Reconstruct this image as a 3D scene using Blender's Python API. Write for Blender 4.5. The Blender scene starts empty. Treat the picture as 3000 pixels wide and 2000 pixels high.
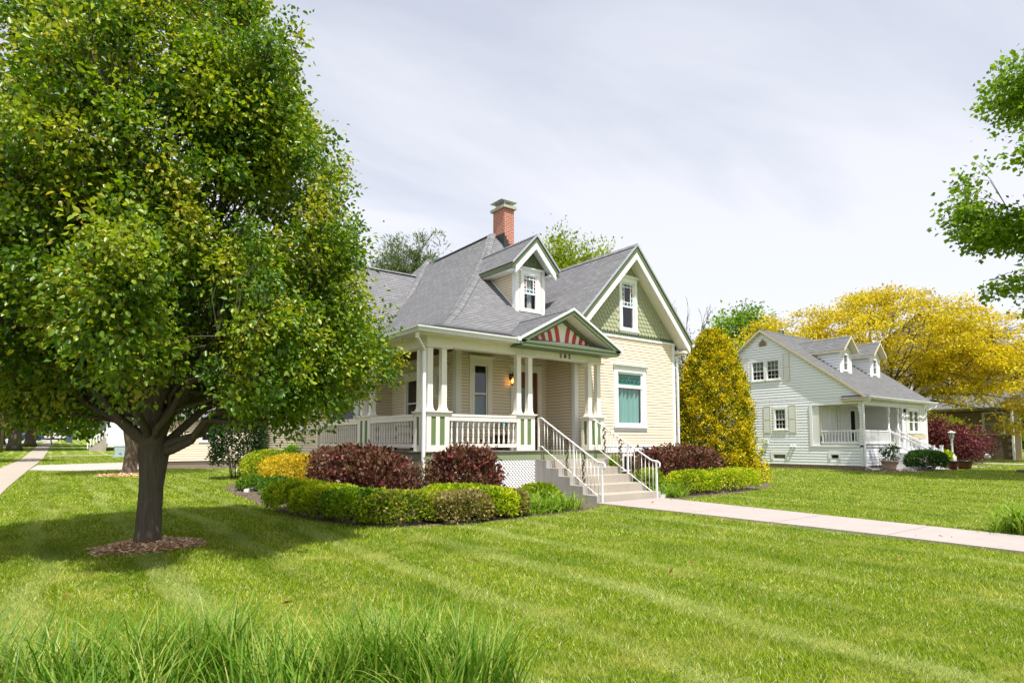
import bpy, bmesh, math, random
import numpy as np
from mathutils import Vector, Matrix

S = bpy.context.scene
COL = S.collection
PI = math.pi

# ------------------------------------------------------------------ camera
cd = bpy.data.cameras.new('camera')
cam = bpy.data.objects.new('camera', cd)
COL.objects.link(cam)
cam.location = (-6.8, -12.3, 1.4)
cam.rotation_euler = (math.radians(94.1), 0, -math.atan2(.6, .8))
cd.sensor_width = 36
cd.lens = 1790 / 3000 * 36
cd.shift_y = .0559
cd.clip_start = .05
cd.clip_end = 2000
S.camera = cam

# ------------------------------------------------------------------ sky and sun
SUN = Vector((-.29, -1.0, 2.08)).normalized()          # towards the sun
W = bpy.data.worlds.new('World')
S.world = W
W.use_nodes = True
nt = W.node_tree
nt.nodes.clear()


def wn(t, **k):
    n = nt.nodes.new(t)
    for a, v in k.items():
        if a in n.inputs.keys():
            n.inputs[a].default_value = v
        else:
            setattr(n, a, v)
    return n


sky = wn('ShaderNodeTexSky', sky_type='NISHITA', sun_disc=False)
sky.sun_elevation = math.asin(SUN.z)
sky.sun_rotation = math.atan2(SUN.x, SUN.y)
bg1 = wn('ShaderNodeBackground', Strength=.10)
nt.links.new(sky.outputs[0], bg1.inputs[0])
tc = wn('ShaderNodeTexCoord')
sep = wn('ShaderNodeSeparateXYZ')
nt.links.new(tc.outputs['Generated'], sep.inputs[0])
zz = wn('ShaderNodeMath', operation='MAXIMUM')
nt.links.new(sep.outputs[2], zz.inputs[0])
zz.inputs[1].default_value = 0
za = wn('ShaderNodeMath', operation='ADD')
nt.links.new(zz.outputs[0], za.inputs[0])
za.inputs[1].default_value = .22
dv = []
for i in (0, 1):
    d = wn('ShaderNodeMath', operation='DIVIDE')
    nt.links.new(sep.outputs[i], d.inputs[0])
    nt.links.new(za.outputs[0], d.inputs[1])
    dv.append(d)
cmb = wn('ShaderNodeCombineXYZ')
nt.links.new(dv[0].outputs[0], cmb.inputs[0])
nt.links.new(dv[1].outputs[0], cmb.inputs[1])
mp = wn('ShaderNodeMapping')
mp.inputs['Rotation'].default_value = (0, 0, math.radians(25))
mp.inputs['Scale'].default_value = (.55, 1.5, 1)
mp.inputs['Location'].default_value = (1.3, .35, 0)
nt.links.new(cmb.outputs[0], mp.inputs[0])
no = wn('ShaderNodeTexNoise')
no.inputs['Scale'].default_value = 1.05
no.inputs['Detail'].default_value = 7
no.inputs['Roughness'].default_value = .52
no.inputs['Distortion'].default_value = .6
nt.links.new(mp.outputs[0], no.inputs['Vector'])
rp = wn('ShaderNodeValToRGB')
rp.color_ramp.elements[0].position = .36
rp.color_ramp.elements[0].color = (.64, .64, .64, 1)
rp.color_ramp.elements[1].position = .60
rp.color_ramp.elements[1].color = (1, 1, 1, 1)
nt.links.new(no.outputs['Fac'], rp.inputs[0])
hz = wn('ShaderNodeMapRange')                           # veil thickens to the horizon
hz.inputs['From Min'].default_value = 0
hz.inputs['From Max'].default_value = .42
hz.inputs['To Min'].default_value = .55
hz.inputs['To Max'].default_value = 0
nt.links.new(zz.outputs[0], hz.inputs['Value'])
ad = wn('ShaderNodeMath', operation='ADD', use_clamp=True)
nt.links.new(rp.outputs[0], ad.inputs[0])
nt.links.new(hz.outputs[0], ad.inputs[1])
sund = wn('ShaderNodeVectorMath', operation='DOT_PRODUCT')       # brighter veil round the sun
nt.links.new(tc.outputs['Generated'], sund.inputs[0])
sund.inputs[1].default_value = tuple(SUN)
aur = wn('ShaderNodeMapRange', interpolation_type='SMOOTHSTEP')
aur.inputs['From Min'].default_value = .45
aur.inputs['From Max'].default_value = 1.0
aur.inputs['To Min'].default_value = 0
aur.inputs['To Max'].default_value = .15
nt.links.new(sund.outputs['Value'], aur.inputs['Value'])
hb = wn('ShaderNodeMath', operation='MULTIPLY_ADD')
nt.links.new(hz.outputs[0], hb.inputs[0])
hb.inputs[1].default_value = .24
hb.inputs[2].default_value = 1.0
sa = wn('ShaderNodeMath', operation='ADD')
nt.links.new(hb.outputs[0], sa.inputs[0])
nt.links.new(aur.outputs[0], sa.inputs[1])
sm_ = wn('ShaderNodeMath', operation='MULTIPLY')
nt.links.new(sa.outputs[0], sm_.inputs[0])
sm_.inputs[1].default_value = .70
bg2 = wn('ShaderNodeBackground')
nt.links.new(sm_.outputs[0], bg2.inputs['Strength'])
bg2.inputs[0].default_value = (.885, .905, 1.0, 1)
mx = wn('ShaderNodeMixShader')
nt.links.new(ad.outputs[0], mx.inputs[0])
nt.links.new(bg1.outputs[0], mx.inputs[1])
nt.links.new(bg2.outputs[0], mx.inputs[2])
wo = wn('ShaderNodeOutputWorld')
nt.links.new(mx.outputs[0], wo.inputs[0])

ld = bpy.data.lights.new('sun', 'SUN')
ld.energy = 5.0
ld.angle = math.radians(.6)
ld.color = (1.0, .96, .89)
sun = bpy.data.objects.new('sun', ld)
COL.objects.link(sun)
sun.rotation_euler = (-SUN).to_track_quat('-Z', 'Y').to_euler()
sun.location = (0, -20, 40)

S.view_settings.view_transform = 'Standard'
S.view_settings.look = 'None'
S.view_settings.exposure = .54
S.view_settings.gamma = 1
S.cycles.use_denoising = True
S.cycles.denoising_prefilter = 'NONE'
S.cycles.filter_width = 1.5
S.cycles.sample_clamp_indirect = 4
S.cycles.max_bounces = 7
S.cycles.diffuse_bounces = 3
S.cycles.glossy_bounces = 3
S.cycles.transmission_bounces = 4
S.cycles.transparent_max_bounces = 8
S.cycles.caustics_reflective = False
S.cycles.caustics_refractive = False

# ------------------------------------------------------------------ materials


class NT:
    def __init__(self, name):
        self.m = bpy.data.materials.new(name)
        self.m.use_nodes = True
        self.t = self.m.node_tree
        self.t.nodes.clear()
        self.out = self.n('ShaderNodeOutputMaterial')

    def n(self, typ, ins=None, **props):
        nd = self.t.nodes.new(typ)
        for a, v in props.items():
            setattr(nd, a, v)
        for a, v in (ins or {}).items():
            s = nd.inputs[a]
            if isinstance(v, bpy.types.NodeSocket):
                self.t.links.new(v, s)
            else:
                if isinstance(v, tuple) and len(v) == 3 and s.type == 'RGBA':
                    v = v + (1,)
                s.default_value = v
        return nd

    def ramp(self, fac, stops):
        r = self.n('ShaderNodeValToRGB')
        cr = r.color_ramp
        while len(cr.elements) < len(stops):
            cr.elements.new(.5)
        for e, (p, c) in zip(cr.elements, stops):
            e.position = p
            e.color = tuple(c) + (1,) if len(c) == 3 else c
        self.t.links.new(fac, r.inputs[0])
        return r.outputs[0]

    def noise(self, scale, detail=4, vec=None, rough=.55, dist=0.):
        ins = {'Scale': scale, 'Detail': detail, 'Roughness': rough, 'Distortion': dist}
        if vec is not None:
            ins['Vector'] = vec
        return self.n('ShaderNodeTexNoise', ins).outputs['Fac']

    def pos(self):
        return self.n('ShaderNodeNewGeometry').outputs['Position']

    def mapv(self, vec, scale=(1, 1, 1), rot=(0, 0, 0)):
        return self.n('ShaderNodeMapping', {'Vector': vec, 'Scale': scale, 'Rotation': rot}).outputs[0]

    def math(self, op, a, b=0., clamp=False):
        return self.n('ShaderNodeMath', {0: a, 1: b}, operation=op, use_clamp=clamp).outputs[0]

    def mix(self, fac, a, b, blend='MIX'):
        n = self.n('ShaderNodeMix', None, data_type='RGBA', blend_type=blend)
        for i, v in ((0, fac), (6, a), (7, b)):
            if isinstance(v, bpy.types.NodeSocket):
                self.t.links.new(v, n.inputs[i])
            else:
                n.inputs[i].default_value = (tuple(v) + (1,)) if isinstance(v, tuple) and len(v) == 3 else v
        return n.outputs[2]

    def bump(self, h, strength=.3, dist=.02):
        return self.n('ShaderNodeBump', {'Height': h, 'Strength': strength, 'Distance': dist}).outputs[0]

    def finish(self, color=None, rough=.6, spec=.4, normal=None, metal=0., shader=None):
        if shader is None:
            ins = {'Base Color': color, 'Roughness': rough, 'Specular IOR Level': spec, 'Metallic': metal}
            if normal is not None:
                ins['Normal'] = normal
            shader = self.n('ShaderNodeBsdfPrincipled', ins).outputs[0]
        self.t.links.new(shader, self.out.inputs[0])
        return self.m


def paint(name, col, rough=.55, var=.12, dirt=(.30, .25, .18), dirt_amt=.25, bump=.15):
    t = NT(name)
    p = t.pos()
    a = t.noise(3.2, 5, p)
    c1 = t.mix(t.math('MULTIPLY', a, var * 2), col, tuple(x * .82 for x in col))
    b = t.noise(2.0, 6, t.mapv(p, (7, 7, .6)))
    f = t.n('ShaderNodeMapRange', {'Value': b, 'From Min': .56, 'From Max': .8, 'To Max': dirt_amt}).outputs[0]
    c2 = t.mix(f, c1, dirt)
    nrm = t.bump(t.noise(45, 3, p), bump, .004)
    return t.finish(c2, rough, .35, nrm)


def leafmat(name, stops, trans=.38, tgain=(1.15, 1.25, .45), rough=.45, spec=.22, clump=.0, ccol=None):
    t = NT(name)
    a = t.n('ShaderNodeAttribute', None, attribute_name='rnd').outputs['Fac']
    k = len(stops)
    c = t.ramp(a, [(i / (k - 1), s) for i, s in enumerate(stops)])
    if clump:
        nz = t.noise(clump, 2, t.pos())
        f = t.n('ShaderNodeMapRange', {'Value': nz, 'From Min': .45, 'From Max': .68, 'To Max': .75}).outputs[0]
        c = t.mix(f, c, ccol)
    pr = t.n('ShaderNodeBsdfPrincipled', {'Base Color': c, 'Roughness': rough, 'Specular IOR Level': spec}).outputs[0]
    tcx = t.mix(1., c, tgain, 'MULTIPLY')
    tr = t.n('ShaderNodeBsdfTranslucent', {'Color': tcx}).outputs[0]
    ms = t.n('ShaderNodeMixShader', {0: trans, 1: pr, 2: tr}).outputs[0]
    return t.finish(shader=ms)


def bark(name, c1, c2, sc=(9, 9, 1.6), bs=.9):
    t = NT(name)
    p = t.pos()
    v = t.mapv(p, sc)
    n1 = t.noise(2.6, 8, v, .65, .8)
    n2 = t.noise(9, 4, p)
    c = t.mix(n1, c1, c2)
    c = t.mix(t.n('ShaderNodeMapRange', {'Value': n2, 'From Min': .62, 'From Max': .8, 'To Max': .35}).outputs[0], c, (.26, .25, .22))
    return t.finish(c, .9, .2, t.bump(n1, bs, .03))


def plain(name, col, rough=.5, spec=.4, metal=0.):
    t = NT(name)
    n = t.noise(6, 4, t.pos())
    c = t.mix(n, tuple(x * .86 for x in col), tuple(min(1, x * 1.1) for x in col))
    return t.finish(c, rough, spec, None, metal)


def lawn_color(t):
    """albedo of the turf: sheen of mower tracks along Y put into colour, dry patches, deeper green patches"""
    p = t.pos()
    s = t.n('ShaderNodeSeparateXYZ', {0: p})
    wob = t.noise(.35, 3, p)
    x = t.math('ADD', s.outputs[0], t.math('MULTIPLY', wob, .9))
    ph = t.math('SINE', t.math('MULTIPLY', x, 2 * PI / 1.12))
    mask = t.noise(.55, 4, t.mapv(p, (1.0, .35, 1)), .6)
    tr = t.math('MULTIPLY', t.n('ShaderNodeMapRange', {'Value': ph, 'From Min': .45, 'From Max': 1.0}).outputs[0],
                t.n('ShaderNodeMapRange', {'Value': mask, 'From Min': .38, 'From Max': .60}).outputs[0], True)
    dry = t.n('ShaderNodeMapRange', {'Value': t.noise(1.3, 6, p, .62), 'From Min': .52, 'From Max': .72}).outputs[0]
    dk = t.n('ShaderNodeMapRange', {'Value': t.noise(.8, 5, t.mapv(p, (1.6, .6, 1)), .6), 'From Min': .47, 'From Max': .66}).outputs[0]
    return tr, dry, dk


def turf(name, base):
    t = NT(name)
    tr, dry, dk = lawn_color(t)
    if base:
        fine = t.noise(60, 3, t.pos())
        c = t.mix(fine, (.05, .09, .006), (.22, .29, .018))
    else:
        a = t.n('ShaderNodeAttribute', None, attribute_name='rnd').outputs['Fac']
        c = t.ramp(a, [(0, (.05, .12, .005)), (.40, (.205, .315, .007)), (.76, (.385, .455, .02)), (.88, (.52, .50, .12)), (1, (.80, .74, .45))])
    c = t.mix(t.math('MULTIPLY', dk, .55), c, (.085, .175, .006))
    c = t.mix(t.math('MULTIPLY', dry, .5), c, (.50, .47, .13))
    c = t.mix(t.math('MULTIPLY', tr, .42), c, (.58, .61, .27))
    if base:
        return t.finish(c, .9, .15, t.bump(t.noise(110, 2, t.pos()), .8, .03))
    pr = t.n('ShaderNodeBsdfPrincipled', {'Base Color': c, 'Roughness': .5, 'Specular IOR Level': .12}).outputs[0]
    tl = t.n('ShaderNodeBsdfTranslucent', {'Color': t.mix(1., c, (1.15, 1.25, .6), 'MULTIPLY')}).outputs[0]
    return t.finish(shader=t.n('ShaderNodeMixShader', {0: .38, 1: pr, 2: tl}).outputs[0])


def concrete(name, c, stain=.3, sc=1.0, stain_col=(.22, .19, .15)):
    t = NT(name)
    p = t.pos()
    n1 = t.noise(2.1 * sc, 7, p)
    n2 = t.noise(70, 3, p)
    n3 = t.noise(1.2, 6, t.mapv(p, (6, 6, .7)))
    col = t.mix(n1, tuple(x * .8 for x in c), tuple(min(1, x * 1.12) for x in c))
    col = t.mix(t.math('MULTIPLY', n2, .3), col, tuple(x * .6 for x in c))
    f = t.n('ShaderNodeMapRange', {'Value': n3, 'From Min': .52, 'From Max': .75, 'To Max': stain}).outputs[0]
    col = t.mix(f, col, stain_col)
    return t.finish(col, .85, .25, t.bump(n2, .35, .006))


def uvbrick(name, c1, c2, mortar, bw, rh, ms, off=.5, rough=.9, bs=.5, var=None, extra=None):
    t = NT(name)
    uv = t.n('ShaderNodeUVMap').outputs[0]
    b = t.n('ShaderNodeTexBrick', {'Vector': uv, 'Color1': c1, 'Color2': c2, 'Mortar': mortar, 'Scale': 1., 'Mortar Size': ms,
                                   'Mortar Smooth': .25, 'Bias': 0., 'Brick Width': bw, 'Row Height': rh}, offset=off)
    c = b.outputs[0]
    n = t.noise(1.1, 5, t.pos())
    if var:
        c = t.mix(t.math('MULTIPLY', n, .5), c, var)
    if extra:                                            # darker laminated tabs of an architectural shingle
        b2 = t.n('ShaderNodeTexBrick', {'Vector': uv, 'Color1': (0, 0, 0), 'Color2': (1, 1, 1), 'Mortar': (0, 0, 0), 'Scale': 1.,
                                        'Mortar Size': 0., 'Brick Width': bw * .62, 'Row Height': rh}, offset=.37, offset_frequency=2)
        c = t.mix(t.math('MULTIPLY', b2.outputs[0], .55), c, extra)
    g = t.noise(180, 2, t.pos())
    c = t.mix(t.math('MULTIPLY', g, .35), c, tuple(x * .55 for x in c1))
    return t.finish(c, rough, .2, t.bump(t.math('ADD', b.outputs['Fac'], t.math('MULTIPLY', g, -.3)), -bs, .01))


def glassmat(name, tint=(.85, .9, .9), gl=1.0):
    t = NT(name)
    bf = t.n('ShaderNodeNewGeometry').outputs['Backfacing']
    ior = t.n('ShaderNodeMapRange', {'Value': bf, 'To Min': 1.5, 'To Max': 1 / 1.5}).outputs[0]
    fr = t.n('ShaderNodeFresnel', {'IOR': ior}).outputs[0]
    g = t.n('ShaderNodeBsdfGlossy', {'Color': (1, 1, 1), 'Roughness': .015}).outputs[0]
    tr = t.n('ShaderNodeBsdfTransparent', {'Color': tint}).outputs[0]
    return t.finish(shader=t.n('ShaderNodeMixShader', {0: t.math('MULTIPLY', fr, 1.25 * gl, True), 1: tr, 2: g}).outputs[0])


def stained(name, col):
    t = NT(name)
    n = t.noise(14, 3, t.pos())
    c = t.mix(n, tuple(x * .7 for x in col), tuple(min(1, x * 1.2) for x in col))
    return t.finish(c, .12, .5, t.bump(t.noise(25, 2, t.pos()), .15, .004))


def curtainmat(name, col):
    t = NT(name)
    pr = t.n('ShaderNodeBsdfDiffuse', {'Color': col}).outputs[0]
    tr = t.n('ShaderNodeBsdfTranslucent', {'Color': col}).outputs[0]
    return t.finish(shader=t.n('ShaderNodeMixShader', {0: .3, 1: pr, 2: tr}).outputs[0])


def emit(name, col, s):
    t = NT(name)
    return t.finish(shader=t.n('ShaderNodeEmission', {'Color': col, 'Strength': s}).outputs[0])


M = dict(
    gapbrown=plain('brown_gap_dirt_shade', (.30, .215, .115), .9), gapgrey=plain('grey_gap_shade', (.42, .42, .43), .9),  # backing colours hold the dirt and shadow lines between siding boards
    cream=paint('cream_paint', (.81, .69, .525), .55, .12, (.42, .33, .19), .22),
    ivory=paint('ivory_trim_paint', (.83, .785, .70), .5, .12, (.40, .32, .2), .25),
    white=paint('white_trim_paint', (.84, .84, .845), .45, .1, (.42, .38, .3), .22),
    wsiding=paint('white_siding_paint', (.86, .87, .93), .5, .06, (.55, .48, .35), .14),
    yellowtrim=paint('pale_yellow_trim_paint', (.60, .52, .35), .5),
    shutter=paint('shutter_paint', (.74, .74, .75), .5),
    fadedgreen=paint('faded_green_fascia_paint', (.235, .275, .155), .6, .2, (.36, .36, .26), .4),
    sage=paint('sage_green_trim_paint', (.125, .165, .085), .5, .2, (.26, .27, .18), .35),
    sagelight=paint('sage_green_shingle_paint', (.355, .37, .235), .55, .15, (.40, .38, .25), .3),
    panelgreen=paint('green_shingled_panel_paint', (.14, .215, .082), .7, .35, (.24, .32, .14), .5, .8),
    red=paint('red_sunburst_paint', (.50, .055, .035), .5),
    ceil=paint('brown_ceiling_boards', (.075, .03, .016), .6),
    door=paint('varnished_door_wood', (.17, .052, .022), .35, .5),
    floor=paint('grey_porch_floor_paint', (.24, .22, .17), .6, .3),
    brown=paint('tan_stucco', (.33, .26, .185), .8),
    maroon=paint('maroon_trim', (.12, .025, .025), .6),
    zinc=plain('zinc_metal', (.55, .56, .58), .4, .5, .6),
    gutter=paint('pale_gutter_paint', (.70, .715, .72), .35, .08, (.4, .38, .33), .3),
    wmetal=plain('white_painted_metal', (.80, .79, .77), .35),
    vine=plain('bronze_green_cast_iron', (.085, .085, .042), .5),
    black=plain('black_iron', (.012, .012, .012), .4),
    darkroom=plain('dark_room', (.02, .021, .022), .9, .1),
    flash=plain('dark_flashing', (.035, .035, .037), .7),
    concrete=concrete('pale_walk_concrete', (.40, .345, .325), .35),
    sidewalk=concrete('sidewalk_concrete', (.40, .345, .285), .25),
    drive=concrete('driveway_concrete', (.44, .40, .36), .35),
    stepc=concrete('step_concrete', (.42, .375, .315), .25),
    stepside=concrete('step_cheek_concrete', (.40, .385, .365), .6),
    slab=concrete('chimney_cap_concrete', (.45, .41, .35), .2),
    asphalt=concrete('pale_road_asphalt', (.33, .32, .31), .2),
    roof=uvbrick('grey_roof_shingles', (.26, .26, .272), (.175, .175, .185), (.085, .085, .09), .33, .127, .014, .5, .95, .4, (.245, .24, .245), (.12, .12, .128)),
    wroof=uvbrick('grey_white_house_shingles', (.225, .225, .232), (.15, .15, .157), (.08, .08, .08), .33, .14, .014, .5, .95, .4, (.21, .21, .21), (.11, .11, .118)),
    brick=uvbrick('red_brick', (.46, .125, .075), (.34, .085, .05), (.58, .47, .40), .205, .072, .011, .5, .9, .6),
    found=uvbrick('pale_painted_brick', (.58, .46, .36), (.50, .36, .27), (.40, .33, .27), .40, .16, .012, .5, .9, .6),
    block=uvbrick('tan_block', (.26, .20, .14), (.20, .155, .11), (.14, .11, .08), .55, .28, .02, .5, .95, .8),
    glass=glassmat('window_glass', (.95, .97, .97)),
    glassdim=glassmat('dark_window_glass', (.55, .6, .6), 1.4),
    teal=curtainmat('teal_curtain_cloth', (.30, .57, .51)),
    whitecloth=curtainmat('white_curtain_cloth', (.62, .64, .64)),
    sblue=stained('blue_glass', (.0, .17, .40)), sgreen=stained('green_glass', (.0, .17, .085)),
    sred=stained('ruby_glass', (.14, .012, .02)), samber=stained('amber_glass', (.42, .17, .012)),
    sclear=stained('clear_textured_glass', (.22, .27, .27)), sdark=stained('smoky_glass', (.03, .055, .045)),
    steal=stained('leaded_teal_glass', (.04, .30, .28)),
    lampglow=emit('lit_bulb', (1.0, .55, .16), 9.0),
    amberglass=glassmat('amber_lantern_glass', (1, .75, .4), .8),
    soil=concrete('bed_soil', (.125, .095, .072), .3, 6, (.06, .045, .035)),
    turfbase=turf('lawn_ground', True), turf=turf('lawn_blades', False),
    pearleaf=leafmat('pear_leaves', [(.028, .092, .010), (.075, .17, .012), (.16, .26, .014), (.33, .40, .02), (.44, .34, .06)], .42, (1.25, 1.25, .35), rough=.36, spec=.5),
    mapleleaf=leafmat('maple_leaves', [(.07, .16, .012), (.16, .275, .014), (.30, .40, .02)], .48),
    locustleaf=leafmat('golden_locust_leaves', [(.34, .31, .012), (.60, .485, .012), (.74, .60, .02), (.22, .27, .02)], .42, (1.1, 1.05, .5)),
    yewleaf=leafmat('lime_green_hedge_leaves', [(.06, .145, .010), (.25, .36, .012), (.48, .55, .016), (.60, .60, .03)], .38),
    darkyew=leafmat('mid_green_hedge_leaves', [(.04, .12, .010), (.12, .25, .014), (.26, .40, .018), (.44, .53, .02)], .38),
    bronzeleaf=leafmat('bronze_hedge_leaves', [(.08, .10, .025), (.21, .185, .06), (.38, .28, .13), (.32, .33, .05)], .3),
    golden=leafmat('gold_green_hedge_leaves', [(.05, .13, .010), (.21, .31, .014), (.42, .48, .018), (.55, .48, .03)], .38),
    barberry=leafmat('golden_barberry_leaves', [(.36, .27, .012), (.60, .44, .014), (.70, .56, .02), (.42, .30, .03)], .35, (1.1, 1.0, .5)),
    weigela=leafmat('burgundy_leaves', [(.042, .016, .012), (.105, .040, .028), (.20, .095, .065), (.12, .088, .03)], .2, (1.3, .7, .6), .4),
    flower=leafmat('crimson_flowers', [(.42, .012, .06), (.60, .03, .11)], .3, (1, .6, .8)),
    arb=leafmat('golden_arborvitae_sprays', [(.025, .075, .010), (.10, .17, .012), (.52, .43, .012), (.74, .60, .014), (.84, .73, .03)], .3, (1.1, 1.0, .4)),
    pine=leafmat('pine_needles', [(.07, .12, .05), (.13, .19, .075), (.25, .26, .10)], .25),
    darkleaf=leafmat('dark_evergreen_leaves', [(.012, .035, .010), (.025, .06, .014), (.045, .09, .02)], .25),
    darkgreen=leafmat('deep_green_shrub_leaves', [(.02, .06, .012), (.04, .10, .016), (.07, .14, .02)], .3),
    youngleaf=leafmat('young_yellow_green_leaves', [(.15, .21, .015), (.28, .35, .02), (.40, .44, .04)], .42),
    copper=leafmat('copper_leaves', [(.22, .10, .04), (.34, .17, .07), (.16, .14, .03)], .35, (1.1, .9, .6)),
    brush=leafmat('budding_brush', [(.15, .13, .05), (.24, .19, .085), (.10, .13, .03)], .3),
    redleaf=leafmat('dark_red_shrub_leaves', [(.07, .016, .022), (.14, .032, .040), (.20, .06, .06)], .25, (1.3, .6, .6)),
    lime=leafmat('lime_perennial_leaves', [(.14, .24, .014), (.26, .36, .022), (.36, .42, .03)], .4),
    herb=leafmat('green_groundcover_leaves', [(.06, .15, .014), (.11, .22, .02), (.19, .28, .03)], .38),
    blade=leafmat('strap_leaves', [(.10, .21, .016), (.19, .32, .025), (.34, .43, .06)], .42),
    tallblade=leafmat('tall_grass_blades', [(.055, .155, .012), (.125, .25, .02), (.23, .36, .04), (.44, .47, .13)], .42, (1.1, 1.25, .6)),
    bark=bark('dark_pear_bark', (.030, .024, .019), (.19, .155, .12), (13, 13, 1.5), 1.),
    bark2=bark('knotty_bark', (.06, .045, .034), (.22, .17, .125), (5, 5, 3)),
    barkgrey=bark('grey_bark', (.08, .07, .06), (.20, .18, .16)),
    twig=bark('twig_bark', (.09, .055, .04), (.16, .11, .08)),
    chip=leafmat('wood_chips', [(.42, .22, .10), (.68, .42, .22), (.80, .57, .36), (.82, .70, .55)], .05, (1, 1, 1), .8),
    litter=leafmat('wood_litter', [(.10, .07, .05), (.22, .15, .10), (.34, .25, .17), (.16, .13, .06)], .0, (1, 1, 1), .85),
    stone=leafmat('river_stones', [(.24, .17, .12), (.38, .30, .24), (.52, .46, .40)], .0, (1, 1, 1), .8),
    terra=plain('tan_clay', (.46, .33, .25), .7), redpot=plain('dark_red_glazed_pot', (.10, .03, .02), .35),
    teal_plastic=plain('teal_plastic', (.02, .30, .32), .4), broomwood=plain('orange_wood', (.45, .19, .06), .5),
    crate=plain('dark_brown_crate', (.055, .03, .028), .6), bluegrey=plain('pale_blue_grey_metal', (.38, .46, .48), .5),
    carwhite=plain('white_car_paint', (.7, .7, .7), .2), carblue=plain('dark_blue_car_paint', (.03, .05, .11), .2), rubber=plain('black_rubber', (.015, .015, .015), .8),
    binblue=plain('blue_grey_plastic', (.06, .09, .14), .5), signred=plain('red_sign_face', (.55, .03, .03), .4), wood=plain('weathered_post_wood', (.16, .11, .075), .8),
)

# ------------------------------------------------------------------ mesh helpers
OFF = {}


def tag(o, label=None, cat=None, group=None, kind=None):
    if label:
        o['label'] = label
    if cat:
        o['category'] = cat
    if group:
        o['group'] = group
    if kind:
        o['kind'] = kind
    return o


def root(name, label, cat, loc=(0, 0, 0), group=None):
    o = bpy.data.objects.new(name, None)
    o.empty_display_size = .2
    COL.objects.link(o)
    o.location = loc
    OFF[o.name] = Vector(loc)
    return tag(o, label, cat, group)


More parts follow.
